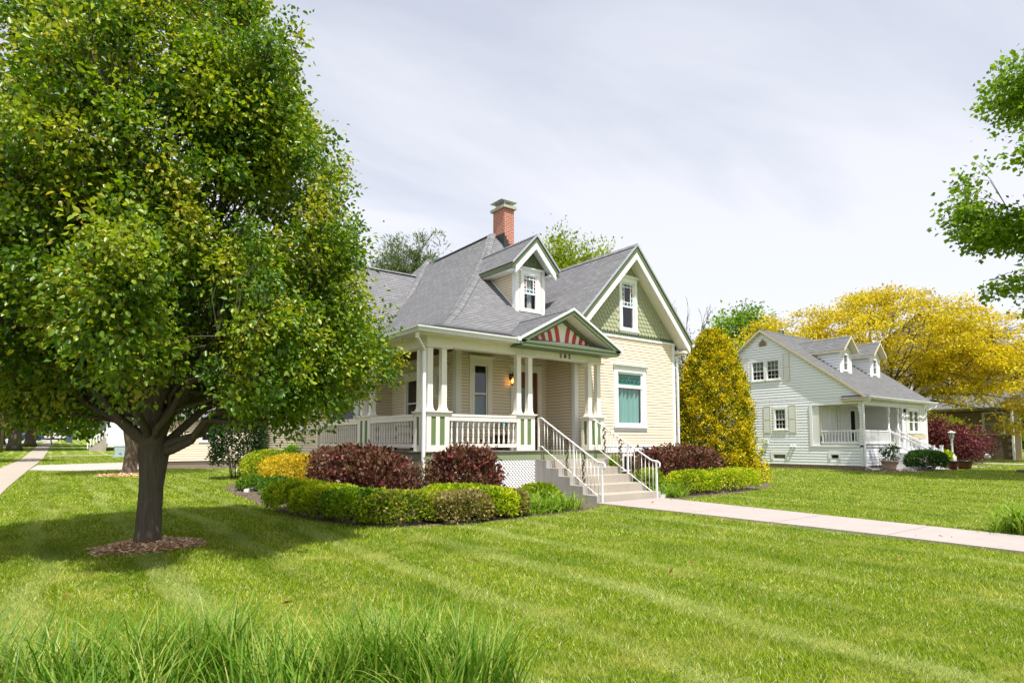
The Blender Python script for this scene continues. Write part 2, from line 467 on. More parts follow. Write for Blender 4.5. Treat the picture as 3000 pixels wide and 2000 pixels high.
class MB:
    """collects faces in world coordinates; build() links them as one mesh object"""

    def __init__(self):
        self.v, self.f, self.uv, self.sm, self.cuts = [], [], [], [], []

    def cut(self):
        self.cuts.append(len(self.f))

    def face(self, pts, uv=None, smooth=False):
        i = len(self.v)
        self.v += [tuple(p) for p in pts]
        self.f.append(tuple(range(i, i + len(pts))))
        self.uv.append(uv)
        self.sm.append(smooth)

    def faces(self, vs, fs, smooth=False):
        i = len(self.v)
        self.v += [tuple(p) for p in vs]
        for f in fs:
            self.f.append(tuple(i + k for k in f))
            self.uv.append(None)
            self.sm.append(smooth)

    def hexa(self, p, uvs=False):
        fs = [(0, 3, 2, 1), (4, 5, 6, 7), (0, 1, 5, 4), (1, 2, 6, 5), (2, 3, 7, 6), (3, 0, 4, 7)]
        i = len(self.v)
        self.v += [tuple(q) for q in p]
        for f in fs:
            self.f.append(tuple(i + k for k in f))
            if uvs:
                a, b, c = (Vector(p[f[0]]), Vector(p[f[1]]), Vector(p[f[2]]))
                n = (b - a).cross(c - b)
                ax = max(range(3), key=lambda k: abs(n[k]))
                o = [k for k in (0, 1, 2) if k != ax]
                self.uv.append([(p[k][o[0]] + .1, p[k][o[1]]) for k in f])
            else:
                self.uv.append(None)
            self.sm.append(False)

    def box(self, x0, x1, y0, y1, z0, z1, uvs=False):
        self.hexa([(x0, y0, z0), (x1, y0, z0), (x1, y1, z0), (x0, y1, z0), (x0, y0, z1), (x1, y0, z1), (x1, y1, z1), (x0, y1, z1)], uvs)

    def prism(self, poly, ext):
        ext = Vector(ext)
        n = len(poly)
        a = [Vector(p) for p in poly]
        b = [p + ext for p in a]
        self.face(a)
        self.face(list(reversed(b)))
        for i in range(n):
            j = (i + 1) % n
            self.face([a[j], a[i], b[i], b[j]])

    def tube(self, pts, rad, n=6, cap=True, smooth=True):
        pts = [Vector(p) for p in pts]
        if not hasattr(rad, '__len__'):
            rad = [rad] * len(pts)
        vs, fs = [], []
        t0 = (pts[1] - pts[0]).normalized()
        ref = Vector((0, 0, 1)) if abs(t0.z) < .9 else Vector((1, 0, 0))
        a = t0.cross(ref).normalized()
        for i, p in enumerate(pts):
            t = (pts[min(i + 1, len(pts) - 1)] - pts[max(i - 1, 0)]).normalized()
            a = (a - t * a.dot(t)).normalized()
            b = t.cross(a)
            for k in range(n):
                an = 2 * PI * k / n
                vs.append(p + (a * math.cos(an) + b * math.sin(an)) * rad[i])
        for i in range(len(pts) - 1):
            for k in range(n):
                k2 = (k + 1) % n
                fs.append((i * n + k, i * n + k2, (i + 1) * n + k2, (i + 1) * n + k))
        if cap:
            fs.append(tuple(reversed(range(n))))
            fs.append(tuple(range((len(pts) - 1) * n, len(pts) * n)))
        self.faces(vs, fs, smooth)

    def lathe(self, x, y, prof, n=10, sq=False, smooth=True):
        """prof: [(radius, z)]; sq: square section with half-width radius"""
        vs, fs = [], []
        m = 4 if sq else n
        for r, z in prof:
            for k in range(m):
                an = 2 * PI * (k + (.5 if sq else 0)) / m
                rr = r * (math.sqrt(2) if sq else 1)
                vs.append((x + rr * math.cos(an), y + rr * math.sin(an), z))
        for i in range(len(prof) - 1):
            for k in range(m):
                k2 = (k + 1) % m
                fs.append((i * m + k, i * m + k2, (i + 1) * m + k2, (i + 1) * m + k))
        fs.append(tuple(reversed(range(m))))
        fs.append(tuple(range((len(prof) - 1) * m, len(prof) * m)))
        self.faces(vs, fs, smooth and not sq)

    def build(self, name, mat, parent=None, loc=None, kind=None):
        if self.cuts:                                     # each marked piece becomes an object of its own
            ends = sorted(set(self.cuts + [0, len(self.f)]))
            o = None
            for a, b in zip(ends[:-1], ends[1:]):
                m = MB()
                for i in range(a, b):
                    m.face([self.v[k] for k in self.f[i]], self.uv[i], self.sm[i])
                o = m.build(name, mat, parent, loc, kind)
            return o
        off = OFF[parent.name] if parent is not None else Vector(loc or (0, 0, 0))
        me = bpy.data.meshes.new(name)
        me.from_pydata([(v[0] - off[0], v[1] - off[1], v[2] - off[2]) for v in self.v], [], self.f)
        if any(u is not None for u in self.uv):
            ul = me.uv_layers.new(name='UVMap')
            flat = []
            for f, u in zip(self.f, self.uv):
                flat += [c for q in (u or [(0, 0)] * len(f)) for c in q]
            ul.data.foreach_set('uv', flat)
        me.polygons.foreach_set('use_smooth', self.sm)
        me.materials.append(M[mat])
        me.update()
        o = bpy.data.objects.new(name, me)
        COL.objects.link(o)
        if parent is not None:
            o.parent = parent
        else:
            o.location = off
        OFF[o.name] = off
        if kind:
            o['kind'] = kind
        return o


def np_mesh(name, V, F, rnd, mat, parent=None, loc=None, kind=None, smooth=False):
    """V (n,3) world, F (m,k) with k 3 or 4, rnd (n,) colour variation"""
    off = OFF[parent.name] if parent is not None else Vector(loc or (0, 0, 0))
    V = (np.asarray(V, dtype=np.float32) - np.array(off, dtype=np.float32))
    F = np.asarray(F, dtype=np.int32)
    me = bpy.data.meshes.new(name)
    me.vertices.add(len(V))
    me.vertices.foreach_set('co', V.ravel())
    k = F.shape[1]
    me.loops.add(F.size)
    me.loops.foreach_set('vertex_index', F.ravel())
    me.polygons.add(len(F))
    me.polygons.foreach_set('loop_start', np.arange(0, F.size, k, dtype=np.int32))
    me.polygons.foreach_set('loop_total', np.full(len(F), k, dtype=np.int32))
    if smooth:
        me.polygons.foreach_set('use_smooth', np.ones(len(F), dtype=bool))
    at = me.attributes.new('rnd', 'FLOAT', 'POINT')
    at.data.foreach_set('value', np.asarray(rnd, dtype=np.float32))
    me.materials.append(M[mat])
    me.update(calc_edges=True)
    o = bpy.data.objects.new(name, me)
    COL.objects.link(o)
    if parent is not None:
        o.parent = parent
    else:
        o.location = off
    OFF[o.name] = off
    if kind:
        o['kind'] = kind
    return o


class Fr:
    """wall frame: u along the wall, d outward, z up"""

    def __init__(self, o, u, n):
        self.o, self.u, self.n = Vector(o), Vector(u).normalized(), Vector(n).normalized()

    def P(self, u, d, z):
        return self.o + self.u * u + self.n * d + Vector((0, 0, z))

    def box(self, mb, u0, u1, d0, d1, z0, z1):
        mb.hexa([self.P(u0, d0, z0), self.P(u1, d0, z0), self.P(u1, d1, z0), self.P(u0, d1, z0),
                 self.P(u0, d0, z1), self.P(u1, d0, z1), self.P(u1, d1, z1), self.P(u0, d1, z1)])

    def quad(self, mb, u0, u1, d, z0, z1):
        mb.face([self.P(u0, d, z0), self.P(u1, d, z0), self.P(u1, d, z1), self.P(u0, d, z1)])


RN = random.Random(11)


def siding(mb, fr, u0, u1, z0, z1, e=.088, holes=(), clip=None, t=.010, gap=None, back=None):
    """lapped boards with a real gap under each, in front of a backing coloured darker for dirt and shadow lines"""
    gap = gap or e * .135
    z = z0
    while z < z1 - 1e-4:
        zt = min(z + e, z1)
        m = (z + zt) / 2
        a, b = (u0, u1) if clip is None else clip(m)
        iv = [(a, b)] if b > a + .01 else []
        for (ha, hb, za, zb) in holes:
            if za < m < zb:
                iv = [q for (p0, p1) in iv for q in ((p0, min(p1, ha)), (max(p0, hb), p1)) if q[1] > q[0] + 1e-3]
        for p0, p1 in iv:
            tt = t * RN.uniform(.85, 1.15)
            g = gap * RN.uniform(.85, 1.15)
            zl = z + g
            mb.face([fr.P(p0, tt, zl), fr.P(p1, tt, zl), fr.P(p1, .001, zt), fr.P(p0, .001, zt)])
            mb.face([fr.P(p0, -.014, zl), fr.P(p1, -.014, zl), fr.P(p1, tt, zl), fr.P(p0, tt, zl)])
            mb.face([fr.P(p0, .001, zt), fr.P(p1, .001, zt), fr.P(p1, -.014, zt), fr.P(p0, -.014, zt)])
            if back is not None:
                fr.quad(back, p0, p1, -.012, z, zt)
        z = zt


def curtain(mb, fr, u0, u1, d, z0, z1, amp=.025, per=.11):
    n = max(8, int((u1 - u0) / per * 6))
    for i in range(n):
        ua, ub = u0 + (u1 - u0) * i / n, u0 + (u1 - u0) * (i + 1) / n
        da, db = (d + amp * math.sin(2 * PI * u / per) + .4 * amp * math.sin(2 * PI * u / per / 2.7) for u in (ua, ub))
        mb.face([fr.P(ua, da, z0), fr.P(ub, db, z0), fr.P(ub, db, z1), fr.P(ua, da, z1)], None, True)


def window(par, fr, u0, u1, z0, z1, cas=.13, mat='white', zm=None, cap=True, sash=.045, cur=None, room=.5, grid=None,
           glass='glass', name='window', d0=.0, sill=True, cz=None):
    """opening u0..u1 x z0..z1; casing around it stands proud of the siding"""
    mb = MB()
    D = .034 + d0
    fr.box(mb, u0 - cas, u0, -.06, D, z0 - .02, z1)
    fr.box(mb, u1, u1 + cas, -.06, D, z0 - .02, z1)
    fr.box(mb, u0 - cas, u1 + cas, -.06, D + .002, z1, z1 + cas * 1.15)
    if cap:
        fr.box(mb, u0 - cas - .03, u1 + cas + .03, -.01, D + .05, z1 + cas * 1.15, z1 + cas * 1.15 + .035)
        fr.box(mb, u0 - cas - .05, u1 + cas + .05, -.01, D + .075, z1 + cas * 1.15 + .035, z1 + cas * 1.15 + .06)
    w = mb.build(name, mat, par)
    if sill:
        mb = MB()
        fr.box(mb, u0 - cas - .03, u1 + cas + .03, -.06, D + .035, z0 - .075, z0 - .02)
        fr.box(mb, u0 - cas, u1 + cas, -.05, D - .008, z0 - .02 - cas, z0 - .075)
        mb.build('sill', mat, w)
    mb = MB()
    for a, b, c, e, dd in ((u0, u1, z0 - .02, z0 + sash * 1.3, -.005), (u0, u1, z1 - sash, z1, -.001), (u0, u0 + sash, z0 + sash * 1.3, z1 - sash, -.003),
                           (u1 - sash, u1, z0 + sash * 1.3, z1 - sash, -.003)):
        fr.box(mb, a, b, dd - .045, dd, c, e)
    if zm:
        fr.box(mb, u0 + sash, u1 - sash, -.055, .004, zm - sash * .5, zm + sash * .5)
    if grid:
        nu, rows = grid
        for i in range(1, nu):
            uc = u0 + sash + (u1 - u0 - 2 * sash) * i / nu
            fr.box(mb, uc - .008, uc + .008, -.04, -.012, z0 + sash, z1 - sash)
        for zc in rows:
            fr.box(mb, u0 + sash, u1 - sash, -.038, -.0135, zc - .008, zc + .008)
    mb.build('sash', mat, w)
    mb = MB()
    fr.quad(mb, u0 + sash * .6, u1 - sash * .6, -.031, z0 + sash * .6, z1 - sash * .6)
    mb.build('pane', glass, w)
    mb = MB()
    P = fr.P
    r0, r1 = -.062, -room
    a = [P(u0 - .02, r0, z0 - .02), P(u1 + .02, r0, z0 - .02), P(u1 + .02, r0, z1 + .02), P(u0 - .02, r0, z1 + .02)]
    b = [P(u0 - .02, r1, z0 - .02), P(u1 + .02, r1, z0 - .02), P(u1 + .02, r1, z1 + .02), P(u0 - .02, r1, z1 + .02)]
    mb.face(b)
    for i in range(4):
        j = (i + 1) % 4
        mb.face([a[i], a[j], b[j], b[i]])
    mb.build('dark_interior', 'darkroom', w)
    for c in (cur or []):
        mb = MB()
        curtain(mb, fr, u0 + (u1 - u0) * c[0], u0 + (u1 - u0) * c[1], -.11, c[2], c[3], c[5] if len(c) > 5 else .02, c[6] if len(c) > 6 else .10)
        mb.build('curtain', c[4], w)
    return w


def stained_sash(w, fr, u0, u1, z0, z1, cols, side, top, bot, center):
    """border of small coloured panes round one large pane, white bars between; each colour run one sub-part"""
    b = (u1 - u0) * .19
    bz = b * 1.05
    g = .012
    d = -.020
    cells = []
    ui, uo = u0 + b, u1 - b
    zi, zo = z0 + bz, z1 - bz
    for (a, c) in ((u0, ui), (uo, u1)):
        for (e, f) in ((z0, zi), (zo, z1)):
            cells.append((a, c, e, f, 'sclear'))
    for k, col in enumerate(top):
        a = ui + (uo - ui) * k / len(top)
        c = ui + (uo - ui) * (k + 1) / len(top)
        cells.append((a, c, zo, z1, col))
        cells.append((a, c, z0, zi, bot[k]))
    for s_, (a, c) in zip(side, ((u0, ui), (uo, u1))):
        for k, col in enumerate(s_):
            e = zi + (zo - zi) * k / len(s_)
            f = zi + (zo - zi) * (k + 1) / len(s_)
            cells.append((a, c, e, f, col))
    by = {}
    for a, c, e, f, col in cells:
        mb = by.setdefault(col, MB())
        mb.cut()
        fr.box(mb, a + g, c - g, d - .006, d, e + g, f - g)
    for col, mb in by.items():
        mb.build('coloured_pane', col, w)
    mb = MB()
    us = sorted(set([u0, ui, uo, u1]))
    for u in us[1:-1]:
        fr.box(mb, u - g, u + g, d - .012, d + .010, z0, z1)
    for z in (zi, zo):
        fr.box(mb, u0, u1, d - .0115, d + .012, z - g, z + g)
    for a, c, e, f, col in cells:
        if c <= ui + 1e-6 or a >= uo - 1e-6:
            if zi < f < zo - 1e-6:
                fr.box(mb, a, c, d - .011, d + .008, f - g * .8, f + g * .8)
        elif c < uo - 1e-6:
            fr.box(mb, c - g * .8, c + g * .8, d - .011, d + .008, e, f)
    mb.build('glazing_bars', 'white', w)


# roofs ------------------------------------------------------------------


def roof_slope(mb, O, U, I, prof, ur, e=.127, t=.010):
    """courses of shingles up a (possibly curved) slope. prof: [(s,z)], ur(s)->(u0,u1)"""
    O, U, I = Vector(O), Vector(U), Vector(I)
    ss = np.array([p[0] for p in prof], float)
    zs = np.array([p[1] for p in prof], float)
    fs = np.linspace(ss[0], ss[-1], 400)
    fz = np.interp(fs, ss, zs)
    if len(prof) > 2:                                     # ease the kinks of the bell-cast curve
        k = np.ones(41) / 41
        pad = np.pad(fz - np.linspace(fz[0], fz[-1], 400), 20, mode='edge')
        sm = np.convolve(pad, k, mode='valid') + np.linspace(fz[0], fz[-1], 400)
        fz = sm + np.linspace(fz[0] - sm[0], fz[-1] - sm[-1], 400)
    L = np.concatenate([[0], np.cumsum(np.hypot(np.diff(fs), np.diff(fz)))])
    n = int(L[-1] / e)
    l0 = 0.
    row = 0
    while l0 < L[-1] - .01:
        l1 = min(l0 + e, L[-1])
        sa, sb = np.interp([l0, l1], L, fs)
        za_, zb_ = np.interp([l0, l1], L, fz)
        nx, nz = -(zb_ - za_), (sb - sa)
        q = math.hypot(nx, nz) or 1
        nx, nz = nx / q, nz / q
        a0, a1 = ur(sa)
        b0, b1 = ur(sb)
        if a1 > a0 + .01 or b1 > b0 + .01:
            def P(u, s, z, h):
                return O + U * u + I * (s + nx * h) + Vector((0, 0, z + nz * h))
            pts = [P(a0, sa, za_, t), P(a1, sa, za_, t), P(b1, sb, zb_, .001), P(b0, sb, zb_, .001)]
            mb.face(pts, [(a0, l0), (a1, l0), (b1, l1 - .001), (b0, l1 - .001)])
            mb.face([P(a0, sa, za_, -.004), P(a1, sa, za_, -.004), P(a1, sa, za_, t), P(a0, sa, za_, t)], [(a0, l0)] * 4)
        l0 = l1
        row += 1


def ridge_caps(mb, path, w=.13, e=.14, lift=.018, drop=.55):
    """cap shingles folded over a hip or ridge"""
    path = [Vector(p) for p in path]
    for i in range(len(path) - 1):
        a, b = path[i], path[i + 1]
        n = max(1, int((b - a).length / e))
        t = (b - a).normalized()
        sd = t.cross(Vector((0, 0, 1))).normalized()
        for k in range(n):
            p, q = a + (b - a) * k / n, a + (b - a) * min(1, (k + 1.15) / n)
            up = Vector((0, 0, 1))
            for s in (-1, 1):
                c0, c1 = p + up * lift * 1.5, q + up * lift * .6
                e0, e1 = c0 + sd * s * w - up * w * drop, c1 + sd * s * w - up * w * drop
                h = [(.022, k * .3), (.022 + w * .9, k * .3), (.022 + w * .9, k * .3 + .12), (.022, k * .3 + .12)]
                mb.face([c0, e0, e1, c1] if s > 0 else [c0, c1, e1, e0], h)
                mb.face([c0, e0, e0 - up * .02, c0 - up * .02], [(0, 0)] * 4)


def rake(mb, xc, zc, xe, ze, v0, v1, y0, y1):
    for s in (-1, 1):
        mb.cut()
        x = xc + s * abs(xe - xc)
        mb.prism([(xc, y0, zc - v0), (x, y0, ze - v0), (x, y0, ze - v1), (xc, y0, zc - v1)], (0, y1 - y0, 0))


def flat_poly(name, pts, z, mat, thick=.05, kind='structure', zf=None):
    mb = MB()
    top = [(x, y, z + (zf(y) if zf else 0)) for x, y in pts]
    mb.prism([(x, y, q) for x, y, q in reversed(top)], (0, 0, -thick))
    o = mb.build(name, mat, None, (pts[0][0], pts[0][1], 0))
    o['kind'] = kind
    return o

# ------------------------------------------------------------------ ground, paths, road


def gz(y):
    return .02 * min(max(y - 50, 0), 100)


mb = MB()
xs = [-420, -300, -200, -140, -100, -70, -50, -36, -26, -20, -15, -10, -5, 0, 5, 10, 15, 20, 26, 36, 50, 70, 100, 140, 200, 300, 420]
ys = [-420, -300, -200, -120, -70, -40, -25, -15, -8, 0, 8, 16, 24, 32, 40, 50, 70, 90, 110, 130, 150, 200, 300, 420]
vs = [(x, y, gz(y)) for y in ys for x in xs]
nx_ = len(xs)
mb.faces(vs, [(j * nx_ + i, j * nx_ + i + 1, (j + 1) * nx_ + i + 1, (j + 1) * nx_ + i) for j in range(len(ys) - 1) for i in range(nx_ - 1)])
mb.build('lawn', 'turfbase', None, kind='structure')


def strip(name, cl, mat, dz=.035, thick=.08, joint=None):
    """path from a list of (y, x left, x right)"""
    mb = MB()
    for (ya, a0, a1), (yb, b0, b1) in zip(cl[:-1], cl[1:]):
        n = max(1, int(round((yb - ya) / joint))) if joint else 1
        for k in range(n):
            t0, t1 = k / n, (k + 1) / n
            g = .009 / max(1e-3, yb - ya) if joint else 0
            y0, y1 = ya + (yb - ya) * (t0 + g), ya + (yb - ya) * (t1 - g)
            l0, l1 = a0 + (b0 - a0) * t0, a0 + (b0 - a0) * t1
            r0, r1 = a1 + (b1 - a1) * t0, a1 + (b1 - a1) * t1
            h0, h1 = gz(y0) + dz, gz(y1) + dz
            mb.hexa([(l0, y0, h0 - thick), (r0, y0, h0 - thick), (r1, y1, h1 - thick), (l1, y1, h1 - thick), (l0, y0, h0), (r0, y0, h0), (r1, y1, h1), (l1, y1, h1)])
    return mb.build(name, mat, None, kind='structure')


strip('sidewalk', [(-30, -9.1, -7.85), (12, -9.1, -7.85), (27.2, -9.0, -7.72), (50, -8.8, -7.4), (70, -8.65, -7.2), (95, -8.5, -7.05), (120, -8.1, -6.6), (150, -6.9, -5.2)], 'sidewalk', joint=1.6)
strip('walk', [(-30, 2.6, 4.25), (-12, 2.86, 4.45), (-8.3, 3.12, 4.75), (-4.7, 3.17, 5.1), (-2.245, 3.12, 5.36)], 'concrete', .04, joint=1.75)
strip('road', [(-60, -19.5, -12.6), (70, -19.5, -12.6), (110, -18.5, -11.2), (150, -14.5, -5.5), (200, -4, 14)], 'asphalt', .025)
flat_poly('driveway', [(-7.71, 27.25), (-6.2, 25.3), (-3.9, 24.7), (-1.95, 25.0), (-1.95, 38.8), (-4.7, 37.1), (-7.5, 34.9)], .028, 'drive')
flat_poly('gravel_strip', [(-1.94, 25.0), (3.6, 23.6), (4.2, 30.95), (-1.94, 30.95)], .014, 'soil')
strip('path', [(57.8, -7.19, -1.4), (59.2, -7.17, -1.3)], 'sidewalk', .03)
flat_poly('path', [(42.6, 3.3), (41.7, -4), (41.2, -30), (44.2, -30), (44.7, -4), (44.4, 3.6)], .02, 'concrete')
BED = [(2.0, 17.6), (.3, 17.4), (-.6, 14.2), (-1.3, 11.4), (-2.4, 8.7), (-2.8, 6), (-2.85, 3.9), (-3.08, 1.5), (-3.15, .5), (-3.10, -.5), (-2.98, -1.45), (-2.83, -2.05), (-2.45, -2.7), (-2.05, -3.1), (-1.6, -3.22), (-1, -3.38), (.15, -3.3), (1.2, -3.2), (1.8, -3.1), (2.6, -2.8), (3.08, -2.4), (3.08, 6.9), (2.0, 7.4)]
BED2 = [(5.4, -2.75), (6.5, -2.45), (8, -2.45), (9.6, -2.25), (10.6, -1.95), (12.6, -1.0), (13.1, .4), (12.6, 1.8), (9.85, 2.2), (9.85, .68), (5.4, .68)]
GRAV = [(25.0, 1.6), (25.0, .9), (25.2, -.1), (27.4, -.5), (30.5, -.7), (33, -.3), (35.1, 0.), (36.7, .7), (36.7, 1.62), (25.5, 1.62)]
bd = flat_poly('garden_bed', BED, .013, 'soil')
bd = flat_poly('garden_bed', BED2, .013, 'soil')
bd = flat_poly('garden_bed', GRAV, .013, 'soil')

# ------------------------------------------------------------------ the cream house
SH = MB()
H = root('cream_house', 'cream clapboard house with grey bell-cast roof, wraparound porch and sage green trim', 'house', (4.0, 4.0, 0))

PR = [(0, 3.93), (.7, 4.09), (1.43, 4.32), (2.52, 5.05), (3.41, 5.85), (4.53, 6.84), (5.63, 7.97), (6.45, 9.12)]


def prof(s):
    return float(np.interp(s, [p[0] for p in PR], [p[1] for p in PR]))


def sprof(z):
    return float(np.interp(z, [p[1] for p in PR], [p[0] for p in PR]))


rb = MB()
roof_slope(rb, (-.5, 0, 0), (0, 1, 0), (1, 0, 0), PR, lambda s: (-.5 + s, 4.55 + s))                   # left slope over the side porch
roof_slope(rb, (0, -.5, 0), (1, 0, 0), (0, 1, 0), PR, lambda s: (-.5 + s, 5.74 if s < 1.3 else min(7.55, 10.1 - s * .643)))
roof_slope(rb, (10.1, 0, 0), (0, 1, 0), (-.643, 0, 0), PR, lambda s: (max(-.5 + s, 3.0), 15), .2)
roof_slope(rb, (0, 4.55, 0), (1, 0, 0), (0, 1, 0), PR[:-1] + [(5.95, 8.42)], lambda s: (-.55, -.5 + s))       # left cross wing
roof_slope(rb, (0, 16.45, 0), (-1, 0, 0), (0, -1, 0), [(0, 3.93), (5.95, 8.42)], lambda s: (-8, .55), .2)
# rear pyramid
pk = Vector((6.2, 11.25, 9.50))
hs = 2.3
c4 = [Vector((pk.x + sx * hs, pk.y + sy * hs, pk.z - 2.75)) for sx, sy in ((-1, -1), (1, -1), (1, 1), (-1, 1))]
sl = math.hypot(hs, 2.75)
for (O, U, I) in ((( pk.x, pk.y - hs, 0), (1, 0, 0), (0, 1, 0)), ((pk.x - hs, pk.y, 0), (0, -1, 0), (1, 0, 0)), ((pk.x + hs, pk.y, 0), (0, 1, 0), (-1, 0, 0)), ((pk.x, pk.y + hs, 0), (-1, 0, 0), (0, -1, 0))):
    roof_slope(rb, O, U, I, [(0, pk.z - 2.75), (hs, pk.z)], lambda s: (-(hs - s), hs - s))
RF = rb.build('roof', 'roof', H)
cb = MB()
ridge_caps(cb, [(-.5 + s, -.5 + s, prof(s) + .03) for s in np.linspace(.25, 6.45, 16)], .15, .15, .02, .34)
cb.cut()
ridge_caps(cb, [(5.95, 5.95, 9.15), (5.95, 10.2, 9.15)], .13, .15, .015, .8)
cb.cut()
ridge_caps(cb, [(-.5, 10.5, 8.45), (5.2, 10.5, 8.45)], .13, .15, .015, .7)
cb.cut()
ridge_caps(cb, [c4[0] + Vector((0, 0, .02)), pk + Vector((0, 0, .02))], .13, .15, .02, .5)
cb.cut()
ridge_caps(cb, [c4[1] + Vector((0, 0, .02)), pk + Vector((0, 0, .02))], .13, .15, .02, .5)
cb.cut()
for k in range(40):                                                                                       # woven valley
    s = .25 + k * .145
    a = Vector((-.5 + s, 4.55 + s, prof(s) + .02))
    s2 = s + .16
    b = Vector((-.5 + s2, 4.55 + s2, prof(s2) + .008))
    if s < 5.7:
        w = .2
        cb.face([a, b, (b.x, b.y - w, b.z), (a.x, a.y - w, a.z)], [(0, k * .3), (0, k * .3 + .12), (w, k * .3 + .12), (w, k * .3)])
        cb.face([a, (a.x - w, a.y, a.z), (b.x - w, b.y, b.z), b], [(0, k * .3), (w, k * .3), (w, k * .3 + .12), (0, k * .3 + .12)])
cb.build('ridge_caps', 'roof', RF)

# front gable wing roof
GX, GZ, GE, GEZ = 7.47, 7.54, 10.14, 4.71
gs = (GZ - GEZ) / (GE - GX)
rb = MB()
for s in (-1, 1):
    roof_slope(rb, (GX + s * (GE - GX), 0, 0), (0, 1, 0), (-s, 0, 0), [(0, GEZ), (GE - GX, GZ)], lambda q: (.23, 6.0))
ridge_caps(rb, [(GX, .23, GZ + .015), (GX, 5.2, GZ + .015)], .13, .15, .012, .95)
rb.build('roof', 'roof', H)
mb = MB()
for s in (-1, 1):                                   # soffit boards under the overhang
    x = GX + s * (GE - GX - .12)
    mb.prism([(GX, .30, GZ - .36), (x, .30, GEZ - .24), (x, .30, GEZ - .28), (GX, .30, GZ - .40)], (0, .40, 0))
    mb.box(*sorted((GX + s * 2.27, x)), .30, 4.0, GEZ - .315, GEZ - .285)
mb.build('soffit', 'ivory', H)
mb = MB()
rake(mb, GX, GZ, GE, GEZ, .05, .235, .25, .29)
for s in (-1, 1):
    x = GX + s * (GE - GX - .03)
    mb.cut()
    mb.box(*sorted((x, x - s * .04)), .29, 4.2, GEZ - .16, GEZ + .0)
mb.build('rake_board', 'sage', H)
mb = MB()
rake(mb, GX, GZ, GE - .10, GEZ + .10, .23, .46, .262, .31)
mb.build('rake_board', 'white', H)
mb = MB()
rake(mb, GX, GZ, GE + .01, GEZ, -.02, .055, .215, .246)
mb.build('drip_edge', 'zinc', H)
mb = MB()                                           # boxed eave return
for s in (-1, 1):
    x0, x1 = GX + s * 2.26, GX + s * 2.58
    mb.cut()
    mb.box(*sorted((x0, x1)), .305, .695, GEZ - .36, GEZ - .318)
mb.build('eave_return', 'ivory', H)

# front gable wing walls
FW = Fr((0, .7, 0), (1, 0, 0), (0, -1, 0))
FWIN = (6.98, 8.13, 1.93, 3.58)
GWIN = (7.22, 7.79, 4.94, 6.42)
mb = MB()
siding(mb, FW, 5.22, 9.72, 1.28, 4.65, .088, [(6.92, 8.19, 1.86, 3.64)], back=SH)
mb.build('wall', 'cream', H)
mb = MB()
siding(mb, Fr((5.22, 0, 0), (0, 1, 0), (-1, 0, 0)), .7, 2.0, 1.2, 3.95, .088, back=SH)
siding(mb, Fr((9.72, 0, 0), (0, 1, 0), (1, 0, 0)), .7, 14, .4, 4.6, .12, back=SH)
mb.build('wall', 'cream', H)
mb = MB()
mb.box(9.62, 9.745, .676, .8, 1.13, 4.66)
mb.cut()
mb.box(5.19, 5.33, .67, .8, 1.2, 3.84)
mb.build('corner_board', 'white', H)
mb = MB()
mb.box(5.2, 9.745, .66, .70, 1.10, 1.275)
mb.box(5.2, 9.75, .645, .70, 1.275, 1.30)
mb.build('skirt_board', 'white', H)
mb = MB()
FDN = Fr((0, .69, 0), (1, 0, 0), (0, -1, 0))
mb.face([(5.2, .69, 0), (9.72, .69, 0), (9.72, .69, 1.10), (5.2, .69, 1.10)], [(5.2, 0), (9.72, 0), (9.72, 1.1), (5.2, 1.1)])
mb.face([(5.2, 2, 0), (5.2, .69, 0), (5.2, .69, 1.10), (5.2, 2, 1.10)], [(0, 0), (1.3, 0), (1.3, 1.1), (0, 1.1)])
mb.face([(9.72, .69, 0), (9.72, 14, 0), (9.72, 14, 1.10), (9.72, .69, 1.10)], [(0, 0), (13, 0), (13, 1.1), (0, 1.1)])
mb.build('foundation', 'found', H)
mb = MB()
FDN.box(mb, 7.12, 7.72, .0, .03, .52, 1.05)
w = mb.build('basement_window', 'white', H)
mb = MB()
FDN.box(mb, 7.19, 7.65, .01, .034, .58, .99)
mb.build('pane', 'darkroom', w)
# gable triangle of fish-scale shingles
zt0 = 4.82


def gclip(z, inset=.0):
    hw = (GZ - .33 - z) / gs - inset
    return GX - hw, GX + hw


mb = MB()
a0, a1 = gclip(4.66)
for za_, zb_, hole in ((4.66, 4.92, 0), (4.92, 6.45, 1), (6.45, 7.1, 0)):
    (p0, p1), (q0, q1) = gclip(za_), gclip(zb_)
    p0, p1 = max(p0, 5.2), min(p1, 9.74)
    for x0, x1, x2, x3 in (((p0, 7.2, 7.2, q0), (7.81, p1, q1, 7.81)) if hole else ((p0, p1, q1, q0),)):
        mb.face([(x0, .705, za_), (x1, .705, za_), (x2, .705, zb_), (x3, .705, zb_)])
r = 0
z = zt0 - .02
while z < 7.05:
    a0, a1 = gclip(z + .05, .04)
    a0, a1 = max(a0, 5.22), min(a1, 9.72)
    u = GX - 3 + (.0775 if r % 2 else 0)
    while u < a1:
        if u > a0 + .05 and u + .05 < a1 and not (7.1 < u < 7.91 and 4.8 < z + .06 < 6.55):
            R_ = .0735
            pts = [(u + R_ * math.cos(an), .678, z + .075 + R_ * math.sin(an)) for an in np.linspace(PI, 2 * PI, 9)]
            pts += [(u + R_ * .98, .701, z + .185), (u - R_ * .98, .701, z + .185)]
            q = [(x, y + .024, zz_) for x, y, zz_ in pts[:9]]
            mb.face(pts)
            for i in range(8):
                mb.face([pts[i + 1], pts[i], q[i], q[i + 1]])
        u += .155
    z += .128
    r += 1
GS = mb.build('gable_shingles', 'sagelight', H)
mb = MB()
u = 5.3
while u < 9.68:
    mb.box(u, u + .052, .665, .70, 4.715, 4.81)
    u += .098
mb.box(5.2, 9.76, .675, .70, 4.70, 4.725)
